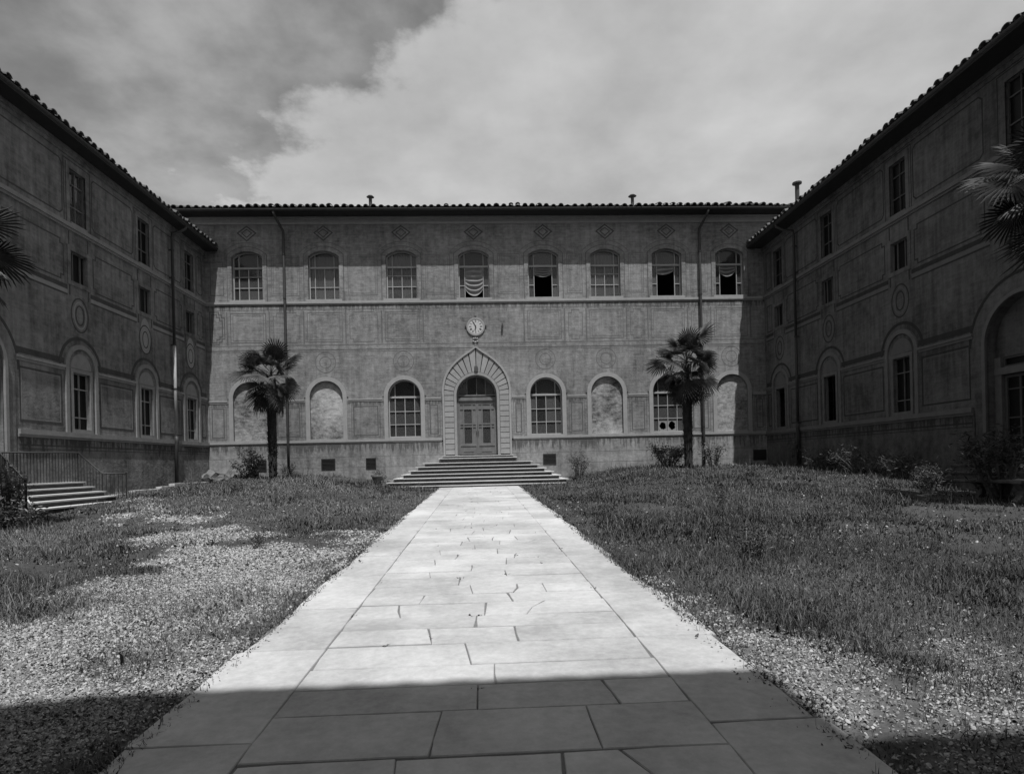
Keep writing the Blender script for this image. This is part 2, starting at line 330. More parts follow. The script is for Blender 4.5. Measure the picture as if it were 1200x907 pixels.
# windows: frame, bars and one pane for each light
def cell_poly(o, ua, ub, za, zb, grow=-0.03):
    if zb is None or o.top(ua, grow) < zb or o.top(ub, grow) < zb:
        n = 8; top = [(ub+(ua-ub)*i/n, min(zb or 1e9, o.top(ub+(ua-ub)*i/n, grow))) for i in range(n+1)]
        return [(ua, za), (ub, za)]+top
    return [(ua, za), (ub, za), (ub, zb), (ua, zb)]
def window(F, o, parent, bars_u, rows_z, wood, fw=0.05, bw=0.034, n=-0.22, skip=(), top_bars=None, transom=None, label=None, thick=0.06, pane_mat=None, broken=()):
    """bars_u: mullions (fractions) below the transom; rows_z: heights of the glazing bars below it; top_bars above"""
    mb = MB(); ring(mb, F, o.outline(-0.002), o.outline(-fw, zbot=o.z0), n-thick, n+thick/2)
    wbox(mb, F, o.u0+fw, o.u1-fw, o.z0+0.002, o.z0+fw, n-thick, n+thick/2-0.003)
    ue = [o.u0+fw]+[o.u0+f*2*o.h for f in bars_u]+[o.u1-fw]
    ztr = transom if transom else None
    zlist = [o.z0+fw]+list(rows_z)+([ztr] if ztr else [])
    ztop_lower = ztr if ztr else None
    for i, u in enumerate(ue[1:-1]):
        if ('m', i) in skip: continue
        zt = ztr-0.04 if ztr else o.top(u, -fw)
        wbox(mb, F, u-bw/2, u+bw/2, o.z0+fw, zt, n-thick+0.01, n+thick/2-0.008)
    if ztr: wbox(mb, F, o.u0+fw*0.5, o.u1-fw*0.5, ztr-0.045, ztr+0.045, n-thick+0.004, n+thick/2+0.012)
    spans = list(zip(ue[:-1], ue[1:]))
    for i, (a, b) in enumerate(spans):
        if ('c', i) in skip: continue
        for z in rows_z:
            wbox(mb, F, a+(bw/2 if i else 0), b-(bw/2 if i < len(spans)-1 else 0), z-0.018, z+0.018, n-thick+0.014, n+thick/2-0.011)
    ut = None
    if ztr:
        ut = [o.u0+fw]+[o.u0+f*2*o.h for f in (top_bars or [])]+[o.u1-fw]
        for u in ut[1:-1]: wbox(mb, F, u-bw/2, u+bw/2, ztr+0.045, o.top(u, -fw*0.5), n-thick+0.01, n+thick/2-0.008)
    w = mb.build('window', wood, parent)
    if label: w['label'] = label
    np_ = n-thick*0.4
    zz = zlist if ztr else zlist+[None]
    for i, (a, b) in enumerate(spans):
        if ('c', i) in skip: continue
        for j in range(len(zz)-1):
            pm = MB(); poly = cell_poly(o, a, b, zz[j], zz[j+1])
            if (i, j) in broken:
                za, zb = zz[j], zz[j+1]; cu, cz = (a+b)/2+random.uniform(-.02, .02), (za+zb)/2-0.05; ru, rz = (b-a)*0.37, (zb-za)*0.36
                inn = [(cu+ru*random.uniform(.7, 1.15)*math.cos(t*math.pi/8), cz+rz*random.uniform(.7, 1.15)*math.sin(t*math.pi/8)) for t in range(16)]; outr = []
                for (pu, pz) in inn:
                    du, dz = pu-cu, pz-cz; k = min(((b-cu)/du if du > 1e-6 else 1e9), ((a-cu)/du if du < -1e-6 else 1e9), ((zb-cz)/dz if dz > 1e-6 else 1e9), ((za-cz)/dz if dz < -1e-6 else 1e9)); outr.append((cu+du*k, cz+dz*k))
                for t in range(16):
                    pm.face([F.P(*inn[t], np_), F.P(*outr[t], np_), F.P(*outr[(t+1) % 16], np_), F.P(*inn[(t+1) % 16], np_)])
                pm.build('pane', whitewash_m, w)['label'] = 'whitewashed pane with a broken hole'
                continue
            pm.face([F.P(u, z, np_) for u, z in poly]); pm.build('pane', pane_mat or glass_m, w)
    if ztr:
        for a, b in zip(ut[:-1], ut[1:]):
            pm = MB(); pm.face([F.P(u, z, np_) for u, z in cell_poly(o, a, b, ztr+0.04, None)]); pm.build('pane', pane_mat or glass_m, w)
    return w
def swag(F, w, u0, u1, zt, zb, sag, n, folds=4, seed=0, skew=0.0):
    """cloth gathered up in hanging folds"""
    rnd = random.Random(seed); nu, nz = 22, 26; mb = MB(); g = []
    for j in range(nz+1):
        t = j/nz; row = []
        for i in range(nu+1):
            s = i/nu; cat = 1-(2*s-1)**2
            z = zt-(zt-zb)*t-sag*t*(cat-1+skew*(s-0.5))
            nn = n+0.045*math.sin(t*folds*2*math.pi+2.2*cat+rnd.uniform(-.08, .08))*(0.35+cat)+0.015*math.sin(s*11+seed)
            row.append(F.P(u0+(u1-u0)*s, z, nn))
        g.append(row)
    for j in range(nz):
        for i in range(nu): mb.face([g[j][i], g[j][i+1], g[j+1][i+1], g[j+1][i]])
    return mb.build('curtain', curtain_m, w, smooth=True)

# eaves: tile row, roof, gutter, soffit
def eave(F, u0, u1, ze, over, bld, pitch=0.33, back=7.5, slope=0.32, skip_row=False):
    rf = MB(); nt = int((u1-u0)/pitch); nn = nt*4
    zr = lambda n: ze-0.10+(over-n)*slope
    a, b = [], []
    for i in range(nn+1):
        u = u0+(u1-u0)*i/nn; w = 0.035*math.cos(2*math.pi*i/4)
        a.append(F.P(u, zr(over-0.05)+w, over-0.05)); b.append(F.P(u, zr(-back)+w, -back))
    for i in range(nn): rf.face([a[i], a[i+1], b[i+1], b[i]])
    # underside boards and back slope
    rf.face([F.P(u0, zr(over-0.08)-0.09, over-0.08), F.P(u1, zr(over-0.08)-0.09, over-0.08), F.P(u1, zr(-back)-0.09, -back), F.P(u0, zr(-back)-0.09, -back)])
    rf.face([F.P(u0, zr(-back), -back), F.P(u1, zr(-back), -back), F.P(u1, zr(over), -2*back-over), F.P(u0, zr(over), -2*back-over)])
    roof = rf.build('roof', tile_m, bld)
    # one clay cover tile, shared
    me = None; L = 0.46; seg = 7; vs_, fs = [], []
    o0 = F.P(0, 0, 0); eu, en = F.P(1, 0, 0)-o0, F.P(0, 0, 1)-o0
    for (t, r0) in ((0, 0.135), (1, 0.105)):
        for rr in (r0, r0-0.022):
            for k in range(seg+1):
                g = math.pi*k/seg; v = eu*(rr*math.cos(g))+Vector((0, 0, 1))*(rr*math.sin(g)*0.9+t*L*slope)-en*(t*L); vs_.append(tuple(v))
    S = seg+1
    for k in range(seg):
        fs += [(k, k+1, 2*S+k+1, 2*S+k), (S+k+1, S+k, 3*S+k, 3*S+k+1), (k+1, k, S+k, S+k+1)]
    me = bpy.data.meshes.new('eave_tile'); me.from_pydata(vs_, [], fs); me.materials.append(tile_m)
    rnd = random.Random(5)
    if not skip_row:
        for i in range(nt+1):
            if rnd.random() < .03: continue
            o = bpy.data.objects.new('eave_tile', me); link(o, roof, F.P(u0+(u1-u0)*(i+0.0)/nt+rnd.uniform(-.02, .02), ze-0.13+rnd.uniform(-.025, .03)+.025*math.sin(i*.21)+.015*math.sin(i*.57), over+rnd.uniform(-.05, .04)))
            o.rotation_euler = (rnd.uniform(-.06, .06), rnd.uniform(-.06, .06), rnd.uniform(-.12, .12)); s = rnd.uniform(.85, 1.12); o.scale = (s, s, s)
    g = MB(); prof = [(over-0.10+0.085*math.cos(t), ze-0.20+0.085*math.sin(t)) for t in [math.pi+i*math.pi/8 for i in range(9)]]
    prof += [(p[0]*1.0+(0.008 if p[0] < over-0.1 else -0.008), p[1]+0.008) for p in prof[::-1]]
    g.prism([F.P(u0, z, n) for n, z in prof], [F.P(u1, z, n) for n, z in prof]); g.build('gutter', zinc_m, bld)
    return roof

def gz(x, y):      # ground height of the court
    ss = lambda a, b, t: (lambda k: k*k*(3-2*k))(np.clip((t-a)/(b-a+0.0), 0, 1))
    y = np.clip(y, -6, 30.5); xc = -0.01-0.0098*y; d = np.abs(x-xc)
    r = ss(2.3, 8.5, d)*np.where(x < 0, ss(11.0, 27.0, y), ss(8.0, 24.0, y))*np.where(x < 0, 0.60-.2*ss(-10.5, -12.5, x), 0.60)
    nz = 0.03*np.sin(x*1.9+0.7)*np.sin(y*1.3)+0.02*np.sin(x*4.1+y*2.7)
    return 0.0163*y+r+nz*ss(1.95, 3.2, d)-0.012
def gzf(x, y): return float(gz(np.array(x), np.array(y)))

def vnoise(x, y, s, seed):
    r = np.random.default_rng(seed); T = r.random((64, 64)); u, v = x*s, y*s; i, j = np.floor(u).astype(int), np.floor(v).astype(int); f, g = u-i, v-j
    f, g = f*f*(3-2*f), g*g*(3-2*g); a = lambda p, q: T[p % 64, q % 64]
    return a(i, j)*(1-f)*(1-g)+a(i+1, j)*f*(1-g)+a(i, j+1)*(1-f)*g+a(i+1, j+1)*f*g
def sdist(x, y, poly):
    n = len(poly); d = np.full(x.shape, 1e9); ins = np.zeros(x.shape, bool)
    for k in range(n):
        (x0, y0), (x1, y1) = poly[k], poly[(k+1) % n]; ex, ey = x1-x0, y1-y0; t = np.clip(((x-x0)*ex+(y-y0)*ey)/(ex*ex+ey*ey), 0, 1)
        d = np.minimum(d, np.hypot(x-x0-t*ex, y-y0-t*ey)); c = ((y0 > y) != (y1 > y)) & (x < (x1-x0)*(y-y0)/(y1-y0+1e-12)+x0); ins ^= c
    return np.where(ins, d, -d)
BARE_L = [(-11.4, 19.6), (-8.2, 14.8), (-6.3, 12.1), (-5.5, 9.9), (-4.5, 7.6), (-4.5, 6.0), (-7.0, 5.0), (-7.0, 1.0), (-1.7, 1.0), (-1.8, 4.0), (-1.9, 7.8), (-1.9, 11.0), (-2.7, 11.2), (-3.1, 10.4), (-4.2, 11.0), (-6.2, 14.0), (-10.4, 19.2)]
BARE_R = [(1.75, 7.0), (2.1, 6.2), (2.4, 5.4), (2.7, 4.8), (3.4, 4.6), (4.2, 4.0), (7.0, 3.6), (7.0, 1.0), (1.6, 1.0)]
def bare(x, y):
    s = np.maximum(sdist(x, y, BARE_L)-.05, sdist(x, y, BARE_R)-.45); s = s-.4+1.9*(vnoise(x, y, 1.1, 1)-.5)+.9*(vnoise(x, y, 3.1, 2)-.5)
    t = np.clip((s+.9)/1.6, 0, 1); return t*t*(3-2*t)

# ================================================================== ground
def build_ground():
    xs = np.unique(np.concatenate([[-120, -60, -30, -20], np.linspace(-15, 16, 156), [20, 30, 60, 120]]))
    ys = np.unique(np.concatenate([[-120, -60, -30, -12], np.linspace(-6, 31, 186), [36, 60, 120, 300]]))
    X, Y = np.meshgrid(xs, ys); Z = gz(X, Y)
    pth = np.abs(X-(-0.01-0.0098*Y)) < 1.9
    Z = np.where(pth & (Y < 31) & (Y > -5), 0.0163*np.clip(Y, -6, 30.5)-0.045, Z)
    V = np.stack([X, Y, Z], -1).reshape(-1, 3); nx, ny = len(xs), len(ys)
    i = np.arange((ny-1)*(nx-1)); r, c = i//(nx-1), i % (nx-1); a = r*nx+c
    T = np.concatenate([np.stack([a, a+1, a+nx+1], 1), np.stack([a, a+nx+1, a+nx], 1)])
    tag(np_obj('ground', V, T, soil_m, bare(V[:, 0], V[:, 1]), smooth=True), kind='structure')
build_ground()

def build_path():
    px = lambda y: -0.01-0.0098*y
    pz = lambda y: 0.0163*y
    b = MB(); b.face([(px(-3)-1.8, -3, pz(-3)-0.011), (px(-3)+1.8, -3, pz(-3)-0.011), (px(27)+1.82, 27, pz(27)-0.011), (px(27)-1.82, 27, pz(27)-0.011)])
    path = tag(b.build('path', bed_m), kind='structure')
    rnd = random.Random(21)
    def stone(quad, drop=0.0):
        tilt = rnd.uniform(-0.0035, 0.0035); dz = rnd.uniform(-0.003, 0.004)
        cx = sum(p[0] for p in quad)/len(quad)
        if max(p[1] for p in quad) < 12:
            qq = []
            for a, b in zip(quad, quad[1:]+quad[:1]):
                k = max(1, int(math.hypot(b[0]-a[0], b[1]-a[1])/.16))
                if rnd.random() < .3:
                    qc = (sum(p[0] for p in quad)/len(quad), sum(p[1] for p in quad)/len(quad)); l_ = math.hypot(qc[0]-a[0], qc[1]-a[1]); c_ = rnd.uniform(.004, .016)/l_; a = (a[0]+(qc[0]-a[0])*c_, a[1]+(qc[1]-a[1])*c_)
                for t in range(k):
                    e = rnd.uniform(-.004, .0025) if t else 0; f = t/k; dx, dy = b[0]-a[0], b[1]-a[1]; l = math.hypot(dx, dy)
                    qq.append((a[0]+dx*f-dy/l*-e, a[1]+dy*f+dx/l*-e))
            quad = qq
        mb = MB(); top = [(x, y, pz(y)+dz+tilt*(x-cx)) for x, y in quad]; n = len(quad)
        cyy = sum(p[1] for p in quad)/n
        inn = [(x+math.copysign(min(.004, abs(cx-x)), cx-x), y+math.copysign(.004, cyy-y), z) for x, y, z in top]; low = [(x, y, z-0.006) for x, y, z in top]; bot = [(x, y, z-0.03) for x, y, z in top]
        mb.face(inn) if n < 6 else mb.face(inn)
        for i in range(n):
            j = (i+1) % n; mb.face([low[i], low[j], inn[j], inn[i]]); mb.face([bot[i], bot[j], low[j], low[i]])
        return mb.build('flagstone', flag_m, path)
    gap = 0.0022; joints = []
    y = -2.6; prev = []
    while y < 26.9:
        dep = rnd.uniform(0.34, 0.56) if y < 14 else rnd.uniform(0.42, 0.62)
        if y+dep > 26.6: dep = 27.0-y
        lx, rx = px(y)-1.18, px(y)+1.205
        cuts = [lx]
        while True:
            w = rnd.uniform(0.55, 1.15); nx = cuts[-1]+w
            if nx > rx-0.4: break
            if any(abs(nx-p) < 0.12 for p in prev): nx += 0.17
            if nx > rx-0.35: break
            cuts.append(nx)
        cuts.append(rx); prev = cuts[1:-1]; sks = [0]+[rnd.uniform(-.03, .03) for _ in cuts[1:-1]]+[0]
        joints += [(rnd.uniform(lx, rx), y) for _ in range(2)]+[(c, y+dep*rnd.random()) for c in cuts[1:-1]]+[(lx, y+rnd.random()*dep), (rx, y+rnd.random()*dep)]
        for (a, c, s0, s1) in zip(cuts[:-1], cuts[1:], sks[:-1], sks[1:]):
            ga = gap*rnd.uniform(.3, 1.6); j = lambda s=0.008: rnd.uniform(-s, s)
            gy = .004+.0006*max(0, y)*rnd.uniform(.3, 1.5); q = [(a+ga+s0, y+gy+j(.006)), (c-ga+s1, y+gy+j(.006)), (c-ga-s1, y+dep-gy+j(.006)), (a+ga-s0, y+dep-gy+j(.006))]
            if rnd.random() < 0.06 and c-a > 0.7:      # a cracked slab
                t1, t2 = rnd.uniform(.3, .7), rnd.uniform(.3, .7); p1 = (a+(c-a)*t1, q[0][1]); p2 = (a+(c-a)*t2, q[2][1]); e = 0.003; mx, my = (p1[0]+p2[0])/2+j(.04), (p1[1]+p2[1])/2
                stone([q[0], (p1[0]-e, p1[1]), (mx-e, my), (p2[0]-e, p2[1]), q[3]])
                stone([(p1[0]+e, p1[1]), q[1], q[2], (p2[0]+e, p2[1]), (mx+e, my)])
            else: stone(q)
        y += dep
    for sgn in (-1, 1):        # border bands of long slabs
        y = -2.6
        while y < 26.9:
            dep = rnd.uniform(1.0, 2.2)
            if y+dep > 26.3: dep = 27.0-y
            ya, yb = y+0.005, y+dep-0.005
            a0, a1 = px(ya)+sgn*(1.183 if sgn < 0 else 1.208), px(ya)+sgn*(1.815+rnd.uniform(-.04, .04))
            b0, b1 = px(yb)+sgn*(1.183 if sgn < 0 else 1.208), px(yb)+sgn*(1.815+rnd.uniform(-.04, .04))
            mid = ((a1+b1)/2+rnd.uniform(-.05, .05), (ya+yb)/2)
            q = [(a0, ya), (a1, ya), mid, (b1, yb), (b0, yb)]
            stone(q if sgn > 0 else q[::-1]); y += dep
    return joints
JOINTS = build_path()

# ================================================================== main building
Z_BASE, Z_STR = 2.68, 9.52
UPW = [(-11.41, 1.48), (-7.71, 1.5), (-3.91, 1.51), (-0.33, 1.53), (3.14, 1.52), (6.27, 1.51), (9.40, 1.52), (12.63, 1.46)]
LOW = [(-11.42, 'n'), (-7.72, 'n'), (-3.91, 'w'), (-0.33, 'd'), (3.14, 'w'), (6.21, 'n'), (9.35, 'w'), (12.62, 'n')]
def build_main():
    F = WB
    bld = empty('main_building', (0, YB, 0.4), 'long building with a clock above its rusticated arched portal, sunlit below the eaves', 'building', 'courtyard buildings')
    up = [Opening(u, w, 9.72, 11.83, 'seg', 0.28) for u, w in UPW]
    lo = []
    for u, k in LOW:
        if k == 'd': lo.append(Opening(u, 2.0, 1.9, 4.88, 'arch', depth=0.45))
        else: lo.append(Opening(u, 1.6, 2.80, 4.91, 'arch', depth=0.3 if k == 'w' else 0.22))
    mb = MB(); u0, u1 = -22.0, 23.0
    wall_band(mb, F, u0, u1, 9.52, 14.3, up)
    wall_band(mb, F, u0, u1, 6.2, 9.52, [])
    # the portal cuts through the base course
    door = [o for o in lo if abs(o.h-1.0) < .01][0]
    others = [o for o in lo if o is not door]
    wall_band(mb, F, u0, -1.55, 2.68, 6.2, [o for o in others if o.uc < -1]); wall_band(mb, F, 0.9, u1, 2.68, 6.2, [o for o in others if o.uc > 1])
    wall_band(mb, F, -1.55, 0.9, 1.9, 6.2, [door])
    wall = mb.build('wall', plaster, bld)
    pb = MB(); n = 0.03
    for a, b in ((u0, -1.95), (1.3, u1)): wbox(pb, F, a, b, 0.0, 2.6, -0.1, n)
    wbox(pb, F, -1.95, 1.3, 0.0, 1.72, -0.1, n)
    pl = pb.build('plinth', plinth_m, bld)
    rnd = random.Random(3)
    for z in (1.95, 1.42):
        for a, b in ((XL, -2.0), (1.35, XR)):
            j = MB(); wbox(j, F, a, b, z, z+.016, .02, .0325); j.build('block_joint', paint_faint, pl)
    for za, zb in ((1.966, 2.6), (1.436, 1.95), (.9, 1.42)):
        u = XL+rnd.uniform(.4, 1)
        while u < XR:
            if not -2.05 < u < 1.4:
                j = MB(); wbox(j, F, u, u+.014, za, zb, .02, .0325); j.build('block_joint', paint_faint, pl)
            u += rnd.uniform(1.2, 1.9)
    fl = MB()
    for a, b in ((-1.95, -1.55), (0.9, 1.3)): wbox(fl, F, a, b, 1.72, 2.679, -0.1, 0.002)
    fl.build('wall', plaster, bld)
    # string courses
    for a, b in ((u0, -2.1), (1.45, u1)):
        c = MB(); wbox(c, F, a, b, 2.605, 2.68, -0.05, 0.045); wbox(c, F, a, b, 2.68, 2.79, -0.05, 0.075); c.build('base_course', trim, bld)
    c = MB(); wbox(c, F, u0, u1, 9.45, 9.51, -0.05, 0.03); wbox(c, F, u0, u1, 9.51, 9.62, -0.05, 0.06); c.build('string_course', trim, bld)
    c = MB(); wbox(c, F, u0, u1, 13.40, 13.50, -0.05, 0.10); wbox(c, F, u0, u1, 13.50, 13.66, -0.05, 0.05); wbox(c, F, u0, u1, 13.66, 13.74, -0.05, 0.14); c.build('cornice', trim, bld)
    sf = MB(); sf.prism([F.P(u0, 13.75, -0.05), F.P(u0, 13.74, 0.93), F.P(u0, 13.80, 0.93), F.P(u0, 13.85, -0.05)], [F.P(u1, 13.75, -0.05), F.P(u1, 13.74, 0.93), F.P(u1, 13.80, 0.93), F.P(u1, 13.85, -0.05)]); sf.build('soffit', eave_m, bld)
    roof = eave(F, u0, u1, 14.0, 1.0, bld, 0.345)
    # flues on the roof
    for (x, y, h, capw) in ((434, 232, 0.75, 0.2), (741, 231, 0.55, 0.22)):
        p = atY(x, y, 31.2); m2 = MB(); m2.tube([(p.x, p.y, 14.35), (p.x, p.y, p.z)], 0.085, 10); ch = m2.build('flue', zinc_m, roof)
        m3 = MB(); m3.lathe([(0.0, 0.10), (capw*.6, 0.07), (capw, 0.0), (0.0, 0.02)], (p.x, p.y, p.z+0.03), 12); m3.build('flue_cap', zinc_m, ch) if False else m3.build('flue_cap', zinc_m, roof)
    p = atY(934, 216, 31.5); m2 = MB(); m2.tube([(p.x, p.y, 14.3), (p.x, p.y, p.z)], 0.11, 10); m2.lathe([(0.0, 0.12), (0.24, 0.08), (0.24, 0.0), (0.0, 0.0)], p, 12); m2.build('flue', zinc_m, roof)
    # dim rooms behind the openings
    it = MB(); it.face([F.P(u0, 0, -4), F.P(u1, 0, -4), F.P(u1, 14.3, -4), F.P(u0, 14.3, -4)])
    for z in (1.9, 9.3): it.face([F.P(u0, z, -0.5), F.P(u1, z, -0.5), F.P(u1, z, -4), F.P(u0, z, -4)])
    it.face([F.P(u0, 6.6, -0.35), F.P(u1, 6.6, -0.35), F.P(u1, 6.6, -4), F.P(u0, 6.6, -4)]); it.face([F.P(u0, 13.5, -0.35), F.P(u1, 13.5, -0.35), F.P(u1, 13.5, -4), F.P(u0, 13.5, -4)])
    it.build('interior', dark_m, bld)
    # upper windows
    for i, o in enumerate(up):
        r = MB(); ring(r, F, o.outline(0.20, zbot=9.622), o.outline(0.0, zbot=9.622), -0.02, 0.025); r.build('window_surround', plaster, bld)
        ln = MB(); ring(ln, F, o.outline(0.235, zbot=9.624), o.outline(0.205, zbot=9.624), -0.01, 0.006); ln.build('painted_surround_line', paint, bld)
        s = MB(); wbox(s, F, o.u0-0.12, o.u1+0.12, 9.622, 9.718, -0.3, 0.05); s.build('sill', trim, bld)
        opened = i in (3, 4, 6, 7); zt = 11.33
        bars, tops = [.19, .5, .81], [.19, .81]
        if opened:
            w = window(F, o, bld, [.2, .8], [10.38], wood_m, transom=zt, top_bars=tops, skip=(('c', 1),), label='casement window standing open with a gathered curtain')
            a, b = o.u0+.2*2*o.h+.03, o.u0+.8*2*o.h-.03
            if i == 3: swag(F, w, a, b, 11.3, 9.86, 0.32, -0.25, 6, 3)
            if i == 4: swag(F, w, a, b, 11.3, 10.78, 0.14, -0.25, 4, 4)
            if i == 6: swag(F, w, a, b, 11.3, 10.85, 0.12, -0.25, 2, 5, skew=-1.2)
            if i == 7: swag(F, w, a, b, 11.3, 10.72, 0.24, -0.25, 3, 6, skew=-.4)
        else:
            w = window(F, o, bld, bars, [10.36, 10.9] if i != 1 else [10.36], wood_m, transom=zt, top_bars=tops)
            if i in (1, 2, 5):
                cu = MB(); k = 40
                for t in range(k):
                    ua, ub = o.u0+.05+(o.u1-o.u0-.1)*t/k, o.u0+.05+(o.u1-o.u0-.1)*(t+1)/k; na, nb = -.42+.025*math.sin(t*1.3), -.42+.025*math.sin((t+1)*1.3)
                    zb = lambda u: 9.85+(0.25 if i == 2 else .1)*abs(math.sin((u-o.uc)*3.0))
                    cu.face([F.P(ua, zb(ua), na), F.P(ub, zb(ub), nb), F.P(ub, 11.95, nb), F.P(ua, 11.95, na)])
                cu.build('curtain', curtain_m, w, smooth=True)
        # lozenge under the cornice
        lz = MB(); lu = o.uc+0.02; polyline(lz, F, [(lu-.44, 13.0), (lu, 13.33), (lu+.44, 13.0), (lu, 12.62)], 0.055, 0.004)
        polyline(lz, F, [(lu-.24, 13.0), (lu, 13.18), (lu+.24, 13.0), (lu, 12.79)], 0.04, 0.004); lz.build('painted_lozenge', paint_l, bld)
        hd = MB(); ol = o.arc(0.42, 16); ring(hd, F, [(a, b+.03) for a, b in ol], ol, -0.01, 0.005); hd.build('painted_hood_line', paint_faint, bld)
    # painted panels between the upper windows
    for a, b in zip(up[:-1], up[1:]):
        ua, ub = a.u1+0.42, b.u0-0.42
        if ub-ua > 0.6:
            fr = MB(); frame_rect(fr, F, ua, ub, 9.9, 11.9, 0.022, 0.004); frame_rect(fr, F, ua+.1, ub-.1, 10.0, 11.8, 0.016, 0.003); fr.build('painted_panel', paint_faint, bld)
    for ua, ub in ((XL+0.25, -12.55),):
        fr = MB(); frame_rect(fr, F, ua, ub, 9.95, 11.6, 0.03, 0.004); fr.build('painted_panel', paint, bld)
    # ground floor openings
    for o, (u, k) in zip(lo, LOW):
        if k == 'd': continue
        r = MB(); ring(r, F, o.outline(0.20, zbot=2.792), o.outline(0.0, zbot=2.792), -0.02, 0.05); r.build('window_surround', trim, bld)
        r = MB(); ring(r, F, o.outline(0.27, zbot=4.86)[1:-1], o.outline(0.205, zbot=4.86)[1:-1], -0.01, 0.03); r.build('archivolt_fillet', plaster, bld)
        if k == 'w':
            s = MB(); wbox(s, F, o.u0, o.u1, 2.792, 2.86, -0.3, 0.045); s.build('sill', trim, bld); o.z0 = 2.862
            br = ()
            if u > 9: br = ((1, 0), (2, 0))
            window(F, o, bld, [.2, .5, .8], [3.5, 4.15] if u < 9 else [3.55, 4.2], wood_m, transom=4.86, top_bars=[.2, .8], broken=br)
        else:
            nb = MB(); pts = o.outline(); nb.face([F.P(a, b, -0.10) for a, b in pts]); nb.build('niche_infill', rubble, bld)['label'] = 'blind arch filled with crumbling plaster'
            s = MB(); wbox(s, F, o.u0, o.u1, 2.792, 2.84, -0.1, 0.04); s.build('sill', trim, bld)
        for rr, mm in ((0.50, paint_faint), (0.28, paint_faint)):
            md = MB(); polyline(md, F, circle_pts(u, 6.62, rr), 0.03, 0.004); md.build('painted_medallion', mm, bld)
    # impost band and dado panels between the arches
    edges = [XL+.02]+sum([[o.u0-0.275 if o.h < .9 else o.uc-1.76, o.u1+0.275 if o.h < .9 else o.uc+1.76] for o in lo], [])+[XR-.02]
    for a, b in zip(edges[::2], edges[1::2]):
        if b-a < 0.15: continue
        c = MB(); wbox(c, F, a, b, 4.66, 4.74, -0.03, 0.018); wbox(c, F, a, b, 4.74, 4.80, -0.03, 0.04); c.build('impost_band', trim, bld)
        if b-a > .5:
            i0 = 0.16 if b-a < 1.2 else .22
            fr = MB(); frame_rect(fr, F, a+i0, b-i0, 2.98, 4.45, 0.05, 0.004); frame_rect(fr, F, a+i0-.1, b-i0+.1, 2.9, 4.53, 0.018, 0.003); fr.build('painted_panel', paint, bld)
    # painted frieze of panels below the string course
    for z, w, mm in ((7.46, 0.03, paint_faint), (7.22, 0.04, paint), (7.14, .02, paint_faint), (9.22, .02, paint_faint)):
        ln = MB(); wbox(ln, F, XL+.05, XR-.05, z, z+w, -0.01, 0.004); ln.build('painted_line', mm, bld)
    cs = [u for u, _ in UPW]
    for i, u in enumerate(cs):
        if i == 3: continue
        fr = MB(); frame_rect(fr, F, u-.86, u+.86, 7.62, 9.08, 0.03, 0.004); frame_rect(fr, F, u-.74, u+.74, 7.72, 8.98, 0.02, 0.003); fr.build('painted_panel', paint if i == 0 else paint_faint, bld)
        for v in (-1.02, 1.02):
            fr = MB(); wbox(fr, F, u+v-.03, u+v+.03, 7.55, 9.15, -0.01, 0.004); fr.build('painted_line', paint_faint, bld)
    for a, b in list(zip(cs[:-1], cs[1:])):
        if a > -1 and a < 0 or b > -1 and b < 0: continue
        c, h = (a+b)/2, max(.35, (b-a)/2-1.22); s = 0.16
        pts = [(c-h, 7.62+s), (c-h+s, 7.62+s), (c-h+s, 7.62), (c+h-s, 7.62), (c+h-s, 7.62+s), (c+h, 7.62+s), (c+h, 9.08-s), (c+h-s, 9.08-s), (c+h-s, 9.08), (c-h+s, 9.08), (c-h+s, 9.08-s), (c-h, 9.08-s)]
        fr = MB(); polyline(fr, F, pts, 0.03, 0.004); fr.build('painted_panel', paint_faint, bld)
    for s0 in (0, 1):
        c, h, s = XL+.55, .35-.1*s0, .14; d = .12*s0; zz0, zz1 = 7.55+d, 9.15-d
        pts = [(c-h, zz0), (c+h-2*s, zz0), (c+h-2*s, zz0+s), (c+h-s, zz0+s), (c+h-s, zz0+2*s), (c+h, zz0+2*s), (c+h, zz1-2*s), (c+h-s, zz1-2*s), (c+h-s, zz1-s), (c+h-2*s, zz1-s), (c+h-2*s, zz1), (c-h, zz1)]
        fr = MB(); polyline(fr, F, pts, 0.05, 0.004); fr.build('painted_panel', paint, bld)
    # cellar gratings in the plinth
    for x, y, w in ((385, 544, .68), (435, 543, .5), (644, 538, .66), (890, 533, .68), (303, 546, .8)):
        u, z = uz(x, y); m2 = MB(); frame_rect(m2, F, u-w/2, u+w/2, z-.27, z+.27, .04, .055, n0=0.02); g = m2.build('cellar_grating', iron_m, bld)
        m2 = MB(); wbox(m2, F, u-w/2+.04, u+w/2-.04, z-.23, z+.23, .02, .034); m2.build('grating_back', dark_m, g)
        m2 = MB()
        for k in range(7): zz = z-.2+k*.4/6; wbox(m2, F, u-w/2+.04, u+w/2-.04, zz-.01, zz+.01, .036, .052)
        m2.build('grating_bar', zinc_m, g)
